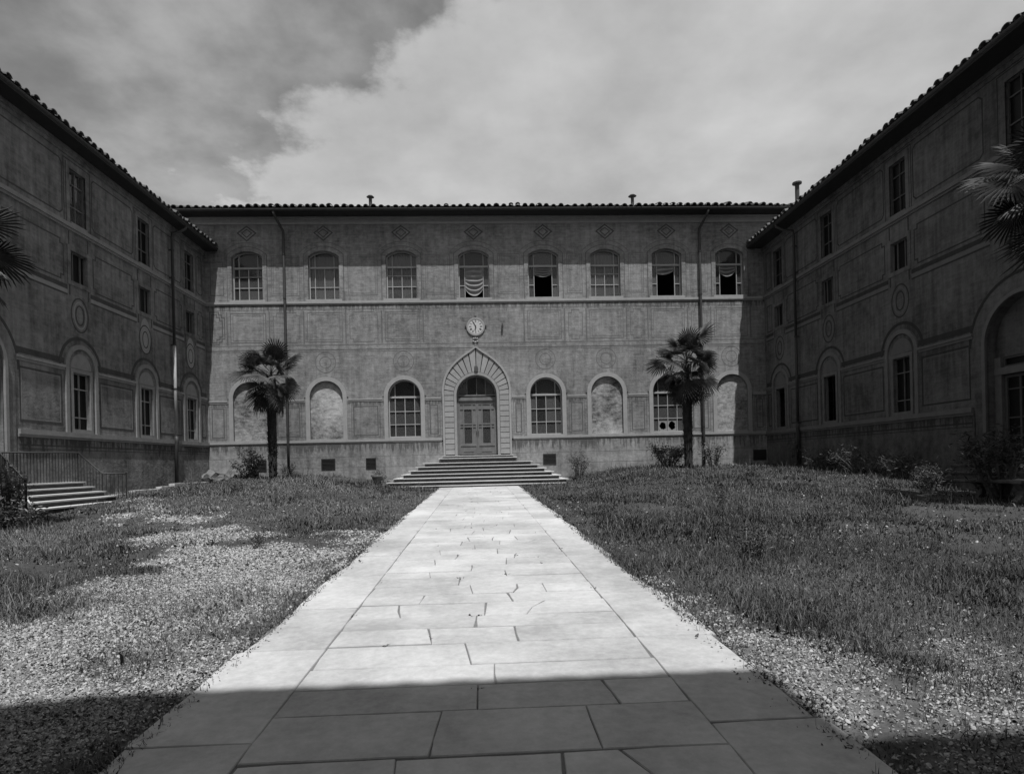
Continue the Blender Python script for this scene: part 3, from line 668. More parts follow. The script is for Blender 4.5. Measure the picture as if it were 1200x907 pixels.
    # downpipes
    for xt, sw in ((332.6, -1), (818.5, 1)):
        u, _ = uz(xt+3.4 if sw < 0 else xt+2.5, 400); pm = MB()
        pm.tube([F.P(u+sw*.22, 13.70, .88), F.P(u+sw*.2, 13.58, .86), F.P(u+sw*.1, 13.3, .5), F.P(u, 13.02, .16), F.P(u, 12.8, .17), F.P(u, 2.8, .17), F.P(u, 1.0, .15)], .062, 10); dp = pm.build('downpipe', zinc_m, bld, smooth=True)
        for z in (11.9, 9.75, 7.2, 4.95, 3.1):
            c = MB(); c.tube([F.P(u, z-.03, .17), F.P(u, z+.03, .17)], .078, 10); wbox(c, F, u-.02, u+.02, z-.02, z+.02, 0, .12); c.build('pipe_clamp', zinc_m, dp)
    # ---- portal
    du, zs = -0.33, 4.88
    por = MB(); ring(por, F, door.outline(0.13, 28, zbot=1.9), door.outline(0.0, 28, zbot=1.9), -0.02, 0.075); portal = por.build('portal', stone_m, bld)
    Rt = [(0, 1.60), (19, 1.66), (40, 1.77), (55, 1.85), (68, 1.95), (79, 2.08), (85, 2.19), (90, 2.34)]
    def Ro(deg):
        d = deg if deg <= 90 else 180-deg
        return float(np.interp(d, [a for a, _ in Rt], [b for _, b in Rt]))
    pol = lambda r, deg: (du-r*math.cos(math.radians(deg)), zs+r*math.sin(math.radians(deg)))
    nv = 18
    for i in range(nv):
        a0, a1 = 180*i/nv, 180*(i+1)/nv; e = 0.75; k = 3 if i not in (nv//2-1, nv//2) else 6
        aa = [a0+e+(a1-a0-2*e)*t/k for t in range(k+1)]
        poly = [pol(1.145, t) for t in aa]+[pol(Ro(t)-.008, t) for t in reversed(aa)]
        v = MB(); nn = 0.055+random.uniform(-.006, .006); v.prism([F.P(a, b, -0.02) for a, b in poly], [F.P(a, b, nn) for a, b in poly]); v.build('voussoir', stone_m, portal)
    nj = 11; hj = (zs-1.93)/nj
    for sg in (-1, 1):
        for i in range(nj):
            za, zb = 1.93+i*hj+.014, 1.93+(i+1)*hj-.014; a, b = sorted((du+sg*1.145, du+sg*1.595)); v = MB(); wbox(v, F, a, b, za, zb, -0.02, 0.055+random.uniform(-.006, .006)); v.build('jamb_stone', stone_m, portal)
    oo, ii = [], []
    degs = [0]+[180*i/60 for i in range(61)]+[180]
    for j, t in enumerate(degs):
        if j in (0, len(degs)-1): s = -1 if j == 0 else 1; oo.append((du+s*1.70, 1.9)); ii.append((du+s*1.605, 1.9))
        else: oo.append(pol(Ro(t)+.10, t)); ii.append(pol(Ro(t)+.004, t))
    om = MB(); ring(om, F, oo, ii, -0.02, 0.11); om.build('ogee_moulding', trim, portal)
    bk = MB(); bo = [(du-1.6, 1.9)]+[pol(Ro(t), t) for t in [180*i/40 for i in range(41)]]+[(du+1.6, 1.9)]; ring(bk, F, [(du-1.6, 1.9)]+[pol(Ro(180*i/28), 180*i/28) for i in range(29)]+[(du+1.6, 1.9)], door.outline(0.1, 28, zbot=1.9), -0.03, 0.012); bk.build('joint_backing', paint_w, portal)
    ks = MB(); ks.prism([F.P(du-.11, zs+1.1, .05), F.P(du+.11, zs+1.1, .05), F.P(du+.09, zs+1.42, .05), F.P(du, zs+1.5, .05), F.P(du-.09, zs+1.42, .05)], [F.P(du-.07, zs+1.14, .12), F.P(du+.07, zs+1.14, .12), F.P(du+.06, zs+1.38, .11), F.P(du, zs+1.44, .1), F.P(du-.06, zs+1.38, .11)]); ks.build('keystone_shield', paint_l, portal)
    fi = MB()      # carved tuft of leaves between the ogee tip and the clock
    for k, (a, b, r) in enumerate(((-.1, 7.55, .055), (.1, 7.55, .055), (0, 7.5, .06), (-.09, 7.68, .05), (.09, 7.68, .05), (0, 7.7, .05), (0, 7.38, .045))):
        c0 = F.P(du+a, b-r, .02); fi.lathe([(0.01, 0), (r*.8, r*.4), (r, r), (r*.75, r*1.6), (0.01, 2*r)], c0, 8)
    fi.build('finial', trim, portal, smooth=True)
    # door leaves
    n = -0.30; mb = MB(); ring(mb, F, door.outline(-.002), door.outline(-.075, zbot=door.z0), n-.07, n+.05); zt = 4.66
    wbox(mb, F, door.u0+.04, door.u1-.04, zt-.03, zt+.14, n-.06, n+.07); wbox(mb, F, door.u0+.04, door.u1-.04, zt+.2, zt+.27, n-.05, n+.04)
    for f in (.26, .5, .72): u = door.u0+2*f; wbox(mb, F, u-.02, u+.02, zt+.27, door.top(u, -.06), n-.04, n+.03)
    df = mb.build('door_frame', wood_d, bld)
    for a, b in zip([door.u0+.07, door.u0+.52, door.u0+1.0, door.u0+1.44], [door.u0+.52, door.u0+1.0, door.u0+1.44, door.u1-.07]):
        pm = MB(); pm.face([F.P(u, z, n-.02) for u, z in cell_poly(door, a, b, zt+.26, None, -.06)]); pm.build('pane', glass_m, df)
    for sg in (-1, 1):
        a, b = (door.u0+.078, du-.006) if sg < 0 else (du+.006, door.u1-.078); z0, z1 = 1.93, zt-.035; nl = n-.01
        lf = MB(); wbox(lf, F, a, a+.07, z0, z1, nl-.05, nl+.02); wbox(lf, F, b-.07, b, z0, z1, nl-.05, nl+.02)
        zr = [(z0, z0+.07), (2.36, 2.5), (3.3, 3.36), (3.44, 3.5), (4.2, 4.26), (z1-.18, z1)]
        for za, zb in zr: wbox(lf, F, a+.07, b-.07, za, zb, nl-.05, nl+.018)
        iu = [(a+.07+.14, a+.07+.2), (b-.07-.2, b-.07-.14)]
        for (ua, ub) in iu:
            for za, zb in ((2.5, 3.3), (3.5, 4.2), (4.26, z1-.18), (3.36, 3.44)): wbox(lf, F, ua, ub, za, zb, nl-.05, nl+.014)
        d = lf.build('door_leaf', wood_d, bld)
        m2 = MB(); wbox(m2, F, a+.07, b-.07, z0+.07, 2.36, nl-.04, nl-.01); wbox(m2, F, a+.2, b-.2, z0+.14, 2.29, nl-.02, nl+.006); m2.build('door_panel', wood_d, d)
        m2 = MB()
        for za, zb in ((2.5, 3.3), (3.36, 3.44), (3.5, 4.2), (4.26, z1-.18)):
            for ua, ub in ((a+.07, iu[0][0]), (iu[1][1], b-.07)): wbox(m2, F, ua, ub, za, zb, nl-.04, nl-.012)
        wbox(m2, F, iu[0][1], iu[1][0], 3.36, 3.44, nl-.04, nl-.01); wbox(m2, F, iu[0][1], iu[1][0], 4.26, z1-.18, nl-.04, nl-.01); m2.build('door_panel', wood_d, d)
        for za, zb in ((2.5, 3.3), (3.5, 4.2)):
            pm = MB(); pm.face([F.P(iu[0][1], za, nl-.02), F.P(iu[1][0], za, nl-.02), F.P(iu[1][0], zb, nl-.02), F.P(iu[0][1], zb, nl-.02)]); pm.build('pane', glass_m, d)
        hb = MB(); uh = b-.035 if sg < 0 else a+.035; hb.tube([F.P(uh, 2.95, nl+.02), F.P(uh, 2.95, nl+.07), F.P(uh, 3.1, nl+.07), F.P(uh, 3.1, nl+.02)], .014, 6); hb.build('door_handle', iron_m, d)
    return bld
build_main()

# clock on the wall
def build_clock():
    u, z = uz(557.4, 383); F = WB; r = .385
    ck = empty('wall_clock', F.P(u, z, 0), 'round white clock with dark rim on the wall above the pointed portal', 'clock')
    def disc(rad, n0, n1, nm, mt, k=40):
        p = circle_pts(u, z, rad, n=k); m2 = MB(); m2.prism([F.P(a, b, n0) for a, b in p], [F.P(a, b, n1) for a, b in p]); return m2.build(nm, mt, ck)
    disc(r+.06, 0.003, .03, 'case', paint_w); face = disc(r-.01, .031, .045, 'clock_face', clock_m)
    rm = MB(); ring(rm, F, [(a, b) for a, b in circle_pts(u, z, r+.07, n=40)]+[circle_pts(u, z, r+.07, n=40)[0]], [(a, b) for a, b in circle_pts(u, z, r-.015, n=40)]+[circle_pts(u, z, r-.015, n=40)[0]], .02, .06); rm.build('rim', stone_m, ck)
    lug = MB()
    for a, b in ((-r-.1, 0), (r+.1, 0), (0, r+.1)): wbox(lug, F, u+a-.05, u+a+.05, z+b-.05, z+b+.05, 0.002, .035)
    lug.build('lug', paint_w, ck)
    NUM = ['XII', 'I', 'II', 'III', 'IIII', 'V', 'VI', 'VII', 'VIII', 'IX', 'X', 'XI']
    for k, t in enumerate(NUM):
        m2 = MB(); g = math.radians(90-30*k); rad = Vector((math.cos(g), math.sin(g))); tan = Vector((rad.y, -rad.x)); h = .115; wd = .034
        x = -sum({'I': .6, 'V': 1.15, 'X': 1.15}[c] for c in t)/2*wd
        def stroke(p, q, w=.013):
            p, q = Vector(p), Vector(q); d = (q-p).normalized(); nn = Vector((-d.y, d.x))*w/2; P2 = [p+nn, p-nn, q-nn, q+nn]
            P3 = [Vector((u, z))+tan*v.x+rad*(.215+v.y) for v in P2]; m2.prism([F.P(v.x, v.y, .044) for v in P3], [F.P(v.x, v.y, .048) for v in P3])
        for c in t:
            w = {'I': .6, 'V': 1.15, 'X': 1.15}[c]*wd
            if c == 'I': stroke((x+w/2, 0), (x+w/2, h))
            if c == 'V': stroke((x+.004, h), (x+w/2, 0)); stroke((x+w-.004, h), (x+w/2, 0), .008)
            if c == 'X': stroke((x+.004, h), (x+w-.004, 0)); stroke((x+w-.004, h), (x+.004, 0), .008)
            x += w
        m2.build('numeral', iron_m, face)
    for nm, deg, ln, w in (('minute_hand', -27, .32, .028), ('hour_hand', 190, .22, .04)):
        g = math.radians(90-deg); d = Vector((math.cos(g), math.sin(g))); nn = Vector((-d.y, d.x)); c = Vector((u, z)); n0 = .050 if nm[0] == 'h' else .058
        pts = [c-d*.07+nn*w*.4, c-d*.07-nn*w*.4, c+d*ln*.7-nn*w*.7, c+d*ln, c+d*ln*.7+nn*w*.7]; m2 = MB(); m2.prism([F.P(p.x, p.y, n0) for p in pts], [F.P(p.x, p.y, n0+.006) for p in pts]); m2.build(nm, iron_m, ck)
    for k in range(2):
        pass
build_clock()
def build_bracket():
    u, z = uz(588.5, 383); m2 = MB(); F = WB
    m2.tube([F.P(u, z+.1, 0), F.P(u, z+.1, .1), F.P(u-.02, z-.05, .11)], .018, 7); wbox(m2, F, u-.05, u+.05, z-.08, z+.04, .06, .14); m2.tube([F.P(u, z+.04, .1), F.P(u, z+.16, .1)], .016, 6)
    tag(m2.build('wall_lamp', iron_m), 'small dark iron lamp fixed to the wall beside the clock', 'lamp')
build_bracket()

# ================================================================== the two shaded wings
def build_wing(F, name, label, wins, du, zeave, over, mats, pipe_u, far_over):
    pl, pn, tr, pd, pp = mats
    bld = empty(name, F.P(15, 0.3, 0), label, 'building', 'courtyard buildings')
    u0, u1 = -2.5, YB-0.004
    allw = wins+[2*du-w for w in wins if 2*du-w > 0]
    gw = [Opening(u, .82, 2.80, 4.77, 'rect', depth=.16) for u in allw]
    mz = [Opening(u, .82, 7.80, 8.78, 'rect', depth=.16) for u in allw]
    upo = [Opening(u, .80, 9.72, 11.5, 'rect', depth=.16) for u in allw+[du]]
    dr = Opening(du, 2.4, 1.2, 4.5, 'arch', depth=.5)
    mb = MB(); wall_band(mb, F, u0, u1, 9.52, zeave+.25, upo); wall_band(mb, F, u0, u1, 6.0, 9.52, mz)
    wall_band(mb, F, u0, du-1.65, 2.66, 6.0, [o for o in gw if o.uc < du]); wall_band(mb, F, du+1.65, u1, 2.66, 6.0, [o for o in gw if o.uc > du]); wall_band(mb, F, du-1.65, du+1.65, 1.2, 6.0, [dr])
    mb.build('wall', pl, bld)
    pb = MB(); wbox(pb, F, u0, du-1.65, -.2, 2.55, -.1, .03); wbox(pb, F, du+1.65, u1-.03, -.2, 2.55, -.1, .03); wbox(pb, F, du-1.65, du+1.65, -.2, 1.2, -.1, .03); pb.build('plinth', pn, bld)
    pf = MB(); wbox(pf, F, u0, du-1.7, 2.30, 2.34, .02, .036); wbox(pf, F, du+1.7, u1-.05, 2.30, 2.34, .02, .036); wbox(pf, F, u0, du-1.7, 2.2, 2.22, .02, .035); wbox(pf, F, du+1.7, u1-.05, 2.2, 2.22, .02, .035); pf.build('painted_line', pd, bld)
    for a, b in ((u0, du-1.68), (du+1.68, u1-.07)):
        c = MB(); wbox(c, F, a, b, 2.555, 2.63, -.05, .05); wbox(c, F, a, b, 2.63, 2.78, -.05, .09); c.build('base_course', tr, bld)
    c = MB(); wbox(c, F, u0, u1-.05, 9.43, 9.5, -.05, .05); wbox(c, F, u0, u1-.1, 9.5, 9.63, -.05, .10); c.build('string_course', tr, bld)
    sz = zeave-.34
    c = MB(); wbox(c, F, u0, u1-.05, sz-.25, sz-.13, -.05, .05); wbox(c, F, u0, u1-.08, sz-.13, sz-.005, -.05, .10); c.build('cornice', pl, bld)
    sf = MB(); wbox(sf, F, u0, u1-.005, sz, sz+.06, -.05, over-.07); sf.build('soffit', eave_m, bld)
    roof = eave(F, u0, u1-.01, zeave, over, bld, 0.33)
    it = MB(); it.face([F.P(u0, 0, -3.5), F.P(u1, 0, -3.5), F.P(u1, zeave, -3.5), F.P(u0, zeave, -3.5)])
    for z in (1.2, 6.5, 9.2, 12.0): it.face([F.P(u0, z, -.5), F.P(u1, z, -.5), F.P(u1, z, -3.5), F.P(u0, z, -3.5)])
    it.build('interior', dark_m, bld)
    near = lambda u: u > du-1
    for o in upo:
        if near(o.uc): r = MB(); ring(r, F, o.outline(.16, zbot=9.632), o.outline(0, zbot=9.632), -.02, .02); r.build('window_surround', pl, bld); ln = MB(); ring(ln, F, o.outline(.27, zbot=9.634), o.outline(.24, zbot=9.634), -.01, .005); ln.build('painted_surround_line', pd, bld)
        s = MB(); wbox(s, F, o.u0, o.u1, 9.632, 9.719, -.28, .06); s.build('sill', tr, bld)
        window(F, o, bld, [.5], [10.3, 11.05], wood_d if F is WL else wood_dark, n=-.10, fw=.025, bw=.025, pane_mat=None if (F is WL and o.uc < 22) else glass_dark)
    for o in mz:
        if near(o.uc): r = MB(); frame_rect(r, F, o.u0-.16, o.u1+.16, o.z0-.16, o.zs+.16, .15, .02); r.build('window_surround', pl, bld)
        window(F, o, bld, [.27, .73], [], wood_d, n=-.10, fw=.02, bw=.025, pane_mat=glass_dark)
    for o in gw:
        a = Opening(o.uc, 1.22, 2.80, 4.92, 'arch'); zb = 2.782
        if near(o.uc):
            r = MB(); ring(r, F, a.outline(.20, zbot=zb), a.outline(.05, zbot=zb), -.02, .05); r.build('arched_surround', tr, bld)
            r = MB(); ring(r, F, a.outline(.46, zbot=4.78)[1:-1], a.outline(.36, zbot=4.78)[1:-1], -.01, .01); r.build('painted_archivolt', pd, bld)
            r = MB(); r.face([F.P(p, q, .004) for p, q in a.outline(-.1, zbot=4.98)[1:-1]]); r.build('painted_tympanum', pp, bld)
            r = MB(); frame_rect(r, F, o.u0-.13, o.u1+.13, o.z0-.015, o.zs+.12, .12, .025); r.build('window_surround', tr, bld)
            if F is WL and o.uc > 22: md = MB(); md.face([F.P(a_, b_, .003) for a_, b_ in circle_pts(o.uc, 6.85, .36, .72)]); md.build('painted_plaque', trim, bld)
            for ru, rz, mm in ((.42, .56, pd), (.30, .44, pp), (.2, .32, pd)):
                md = MB(); polyline(md, F, circle_pts(o.uc, 6.72, ru, rz), .05, .004); md.build('painted_medallion', mm, bld)
            st = MB(); wbox(st, F, o.uc-.5, o.uc-.44, 7.3, 9.4, -.01, .004); wbox(st, F, o.uc+.44, o.uc+.5, 7.3, 9.4, -.01, .004); st.build('painted_line', pd, bld)
        opn = F is WR and o.uc > 22
        window(F, o, bld, [.5], [3.3, 4.25], wood_m if F is WL else wood_d, n=-.10, fw=.022, bw=.022, pane_mat=glass_dark, skip=(('c', 0), ('c', 1), ('m', 0)) if opn else (), label='window standing open and black inside' if opn else None)
    # big arched doorway
    r = MB(); ring(r, F, dr.outline(.4, zbot=1.2), dr.outline(.12, zbot=1.2), -.02, .03); r.build('doorway_surround', pl, bld); r = MB(); ring(r, F, dr.outline(.11, zbot=1.2), dr.outline(0, zbot=1.2), -.02, .07); r.build('doorway_moulding', tr, bld)
    r = MB(); ring(r, F, dr.outline(.62, zbot=4.5)[1:-1], dr.outline(.54, zbot=4.5)[1:-1], -.01, .01); r.build('painted_archivolt', pd, bld)
    tp = MB(); tp.face([F.P(p, q, -.3) for p, q in dr.outline(0, zbot=4.12)]); tp.build('tympanum', pl, bld)
    ln = MB(); wbox(ln, F, dr.u0, dr.u1, 3.62, 3.82, -.4, -.2); wbox(ln, F, dr.u0, dr.u0+.22, 1.2, 3.62, -.4, -.22); wbox(ln, F, dr.u1-.22, dr.u1, 1.2, 3.62, -.4, -.22); wbox(ln, F, dr.u0, dr.u0+.2, 3.82, 4.12, -.4, -.22); wbox(ln, F, dr.u1-.2, dr.u1, 3.82, 4.12, -.4, -.22); ln.build('door_lintel', tr, bld)
    do = Opening(du, 1.94, 1.22, 3.6, 'rect'); window(F, do, bld, [.25, .5, .75], [1.9, 2.4, 3.2], wood_dark if F is WR else wood_d, n=-.34, label='glazed double door', fw=.08, bw=.06, pane_mat=glass_dark)
    fo = Opening(du, 1.98, 3.83, 4.11, 'rect'); window(F, fo, bld, [.5], [], wood_dark, n=-.34, pane_mat=glass_dark)
    # painted panels
    us = sorted([o for o in gw if near(o.uc)], key=lambda o: o.uc)
    ed = [du+1.66]+sum([[o.uc-.82, o.uc+.82] for o in us], [])+[u1-.1]
    for a, b in zip(ed[::2], ed[1::2]):
        if b-a < .35: continue
        c = MB(); wbox(c, F, a, b, 4.78, 4.86, -.03, .03); wbox(c, F, a, b, 4.86, 4.94, -.03, .06); c.build('impost_band', tr, bld)
        c = MB(); wbox(c, F, a, b, 5.0, 5.18, -.01, .004); c.build('painted_line', pd, bld)
        fr = MB(); frame_rect(fr, F, a+.12, b-.12, 3.0, 4.62, .05, .004); fr.build('painted_panel', pd, bld)
        fr = MB(); frame_rect(fr, F, a+.2, b-.2, 3.08, 4.54, .02, .003); fr.build('painted_panel', pp, bld)
    ed2 = [du+1.0]+sum([[o.uc-.58, o.uc+.58] for o in us], [])+[u1-.15]
    for a, b in zip(ed2[::2], ed2[1::2]):
        if b-a < .4: continue
        for (za, zb, ch) in ((9.85, 11.62, .12), (7.72, 9.0, .14)):
            a2, b2 = a+.16, b-.16
            if zb < 9.5: pts = [(a2, za+ch), (a2+ch, za+ch), (a2+ch, za), (b2-ch, za), (b2-ch, za+ch), (b2, za+ch), (b2, zb-ch), (b2-ch, zb-ch), (b2-ch, zb), (a2+ch, zb), (a2+ch, zb-ch), (a2, zb-ch)]
            else: pts = [(a2, za+ch), (a2+ch, za), (b2-ch, za), (b2, za+ch), (b2, zb-ch), (b2-ch, zb), (a2+ch, zb), (a2, zb-ch)]
            if b2-a2 < .5: pts = [(a2, za), (b2, za), (b2, zb), (a2, zb)]
            fr = MB(); polyline(fr, F, pts, .045, .004); fr.build('painted_panel', pd, bld)
        for z0, z1_, mm in ((7.46, 7.6, pd), (7.26, 7.31, pd), (7.32, 7.44, pp), (9.62, 9.7, pd)):
            if z0 > 9: continue
            c = MB(); wbox(c, F, a, b, z0, z1_, -.01, .004 if mm is pd else .003); c.build('painted_line', mm, bld)
    # downpipe
    pm = MB(); u = pipe_u
    pm.tube([F.P(u+.3, zeave-.30, over-.1), F.P(u+.28, zeave-.42, over-.1), F.P(u+.12, zeave-.62, over*.6), F.P(u, zeave-.72, .17), F.P(u, zeave-.95, .15), F.P(u, 6.9, .15)], .06, 10); dp = pm.build('downpipe', zinc_m, bld, smooth=True)
    pm = MB(); pm.tube([F.P(u, 6.9, .15), F.P(u, 2.9, .15)], .064, 10); pm.build('downpipe', zinc_pale if F is WL else zinc_m, bld, smooth=True)
    pm = MB(); pm.tube([F.P(u, 2.95, .15), F.P(u, 2.72, .17), F.P(u, 2.5, .14), F.P(u, .7, .12)], .075, 10); pm.build('downpipe', zinc_m, bld, smooth=True)
    for z in (11.0, 9.8, 6.9, 5.0, 3.0):
        c = MB(); c.tube([F.P(u, z-.03, .15), F.P(u, z+.03, .15)], .082, 10); wbox(c, F, u-.02, u+.02, z-.02, z+.02, 0, .1); c.build('pipe_clamp', zinc_m, dp)
    return bld, roof
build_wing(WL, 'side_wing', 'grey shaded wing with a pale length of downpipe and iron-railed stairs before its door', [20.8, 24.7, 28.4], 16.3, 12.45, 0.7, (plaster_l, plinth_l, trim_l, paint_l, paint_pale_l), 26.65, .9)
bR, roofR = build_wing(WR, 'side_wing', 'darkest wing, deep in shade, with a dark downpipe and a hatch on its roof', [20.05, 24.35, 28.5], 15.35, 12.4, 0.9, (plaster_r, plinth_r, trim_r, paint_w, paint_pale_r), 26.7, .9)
def roof_hatch():
    p = atY(956, 212, 23.6); m2 = MB(); x, y = p.x+.55, 23.6; z = p.z
    m2.hexa([(x-.5, y-.5, z-.12), (x+.5, y-.5, z+.14), (x+.5, y+.5, z+.14), (x-.5, y+.5, z-.12), (x-.5, y-.5, z-.06), (x+.5, y-.5, z+.2), (x+.5, y+.5, z+.2), (x-.5, y+.5, z-.06)])
    m2.box(x+.3, x+.38, y-.4, y+.4, z-.9, z+.1); m2.build('roof_hatch', zinc_m, roofR)
roof_hatch()

# the fourth wing stands behind the camera: its eaves throw the shade across the near end of the path
def build_fourth():
    bld = empty('entrance_wing', (0, -2.5, 0), 'wing closing the court behind the camera, its eaves shading the near paving', 'building', 'courtyard buildings')
    class W4(Wall): pass
    for (ua, ub, yy, zz) in ((-20, 2.86, -1.98, 12.5), (2.86, 21, -2.95, 12.5)):
        F = Wall('4'); F.y0 = yy; ops = [Opening(u, 1.4, 9.7, 11.5, 'rect') for u in np.arange(ua+2.2, ub-1.2, 3.6)]; opl = [Opening(u, 1.6, 2.8, 4.9, 'arch') for u in np.arange(ua+2.2, ub-1.2, 3.6)]
        mb = MB(); wall_band(mb, F, ua, ub, 6, zz-.1, ops); wall_band(mb, F, ua, ub, -.2, 6, opl); mb.build('wall', pale_wall, bld)
        it = MB(); it.face([F.P(ua, 0, -.36), F.P(ub, 0, -.36), F.P(ub, zz, -.36), F.P(ua, zz, -.36)]); it.build('interior', dark_m, bld)
        for o in ops+opl:
            window(F, o, bld, [.5], [], wood_m)
        eave(F, ua, ub, zz+.19, .9, bld, 0.33, skip_row=True)
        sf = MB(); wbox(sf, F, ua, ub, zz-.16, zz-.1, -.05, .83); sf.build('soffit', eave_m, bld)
        c = MB(); wbox(c, F, ua, ub, 9.43, 9.6, -.05, .1); c.build('string_course', trim_l, bld)
    s = MB(); s.face([(2.86, -1.98, 0), (2.86, -2.95, 0), (2.86, -2.95, 12.4), (2.86, -1.98, 12.4)]); s.build('wall', plaster_l, bld)
build_fourth()

# ================================================================== stairs
def main_stairs():
    du = -.33; st = empty('stone_staircase', (du, 28.4, .4), 'broad stone steps climbing on three sides to the arched portal', 'stairs')
    tops = [1.88, 1.77, 1.55, 1.38, 1.21, 1.04, .87, .70, .53]
    hw = [1.75, 1.92, 2.62, 2.92, 3.22, 3.53, 3.83, 4.12, 4.42]; dep = [.25, .5, 1.3, 1.6, 1.9, 2.2, 2.5, 2.8, 3.1]
    rnd = random.Random(9)
    for k, (z, w, d) in enumerate(zip(tops, hw, dep)):
        zb = tops[k+1]-.02 if k < 8 else .30; nose = .10; y1 = YB-.034-(.0 if k > 0 else 0)
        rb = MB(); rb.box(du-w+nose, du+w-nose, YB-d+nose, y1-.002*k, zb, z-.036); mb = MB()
        n = 14; P, Q = [], []            # worn nosing slab
        pts = [(du-w, y1-.002*k)]+[(du-w+rnd.uniform(-.01, .015), YB-d+.3)]+[(du-w+2*w*i/n, YB-d+rnd.uniform(-.012, .012)) for i in range(n+1)]+[(du+w-rnd.uniform(-.01, .015), YB-d+.3), (du+w, y1-.002*k)]
        mb.prism([(a, b, z-.035) for a, b in pts], [(a, b, z+rnd.uniform(-.004, .004)) for a, b in pts]); so = mb.build('step', step_m, st); rb.build('riser', riser_m, so)['label'] = 'dark riser'
main_stairs()
def side_stairs():
    st = empty('stone_staircase', (-12.6, 18.6, .5), 'flared stone steps between iron railings below the shaded wing door', 'stairs')
    zt = [1.18, 1.02, .86, .70, .54]; xe = [-12.98, -12.7, -12.34, -11.98, -11.6]; y0 = [17.55, 17.3, 17.0, 16.75, 16.5]; y1 = [20.2, 20.2, 20.22, 20.24, 20.26]
    y0 = [17.5-.12*i-.04*i*i for i in range(5)]
    for k in range(5):
        zb = (zt[k+1] if k < 4 else .2)-.02; xb = XL+.035 if k == 0 else xe[k-1]-.25
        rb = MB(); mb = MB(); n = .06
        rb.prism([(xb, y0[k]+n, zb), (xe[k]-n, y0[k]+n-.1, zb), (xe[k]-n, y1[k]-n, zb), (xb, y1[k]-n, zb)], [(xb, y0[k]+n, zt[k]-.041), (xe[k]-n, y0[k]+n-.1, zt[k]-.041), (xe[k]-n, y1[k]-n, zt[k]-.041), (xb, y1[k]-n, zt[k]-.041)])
        q = [(xb, y0[k]), (xe[k], y0[k]-.1), (xe[k]+.008, (y0[k]+y1[k])/2), (xe[k], y1[k]), (xb, y1[k])]
        mb.prism([(a, b, zt[k]-.04) for a, b in q], [(a, b, zt[k]) for a, b in q]); so = mb.build('step', step_m, st); rb.build('riser', riser_m, so)['label'] = 'dark riser'
    ck = MB(); a = [(XL+.05, 17.2, 1.2), (-13.0, 17.2, 1.2), (-12.2, 16.6, .85), (-11.5, 15.9, .52)]
    for p, q in zip(a[:-1], a[1:]):
        w = Vector((-.0, -.22, 0)); P, Q = Vector(p), Vector(q); ck.hexa([P+Vector((0, 0, -.9)), Q+Vector((0, 0, -.9)), Q+w+Vector((0, 0, -.9)), P+w+Vector((0, 0, -.9)), P, Q, Q+w, P+w])
    ck.build('stair_string', step_m, st)
    def railing(lab, pts, zb, posts):
        """pts: handrail polyline; zb: height of the feet at each point"""
        r = empty('iron_railing', (pts[0][0], pts[0][1], zb[0]), lab, 'railing', 'iron stair railings')
        mb = MB(); mb.tube(pts, .024, 7); mb.build('handrail', iron_m, r, smooth=True)
        for (p, q, za, zc) in zip(pts[:-1], pts[1:], zb[:-1], zb[1:]):
            P, Q = Vector(p), Vector(q); L = (Q-P).length; n = max(2, int(L/.125))
            for i in range(n):
                t = i/n; a = P.lerp(Q, t); m2 = MB(); zf = za+(zc-za)*t
                m2.tube([(a.x, a.y, zf), (a.x, a.y, a.z)], .011 if i else .02, 6); m2.build('baluster', iron_m, r)
        a = Vector(pts[-1]); m2 = MB(); m2.tube([(a.x, a.y, zb[-1]-.1), tuple(a)], .022, 7); m2.lathe([(0, .06), (.03, .04), (.03, .01), (.02, 0)], a, 8); m2.build('post', iron_m, r)
    railing('black iron railing with level lower end beside the flared stone steps', [(-13.2, 17.1, 2.07), (-13.2, 20.15, 2.12), (-12.44, 20.15, 1.43), (-11.68, 20.15, 1.40)], [1.18, 1.18, .86, .55], 1)
    railing('black iron railing sloping down behind the flowering bush', [(-13.2, 16.2, 2.07), (-13.2, 17.0, 2.07), (-12.55, 16.5, 1.75), (-11.6, 15.75, 1.28)], [1.18, 1.18, .9, .5], 1)
    # low landing flag behind
    k = MB(); k.box(XL+.03, -13.0, 15.2, 17.18, .4, 1.17); k.build('landing', step_m, st)
side_stairs()
def right_stairs():
    st = empty('stone_staircase', (13.7, 15.2, .5), 'dark stone steps half hidden in weeds under the darkest wing', 'stairs')
    for k, (x, z, ya, yb) in enumerate(((13.35, 1.13, 13.9, 16.75), (13.0, .93, 13.7, 16.95), (12.65, .73, 13.5, 17.1))):
        mb = MB(); mb.box(x+.03, XR-.04, ya+.03, yb-.03, .2, z-.05); mb.box(x, XR-.04-.002*k, ya, yb, z-.05, z); mb.build('step', plinth_r, st)
right_stairs()
def kerb():
    st = empty('stone_kerb', (-12.9, 25, .7), 'low pale stone kerb along the foot of the grey wing', 'kerb'); rnd = random.Random(2); y = 20.9
    while y < 29.2:
        l = rnd.uniform(.8, 1.3); x = -12.62-.05*(y-21)+rnd.uniform(-.02, .02); z = gzf(x, y)+.06; m2 = MB(); m2.box(x-.12, x+.12, y+.01, min(y+l, 29.4)-.01, z-.25, z+.05+rnd.uniform(-.02, .02)); m2.build('kerbstone', step_m, st); y += l
kerb()
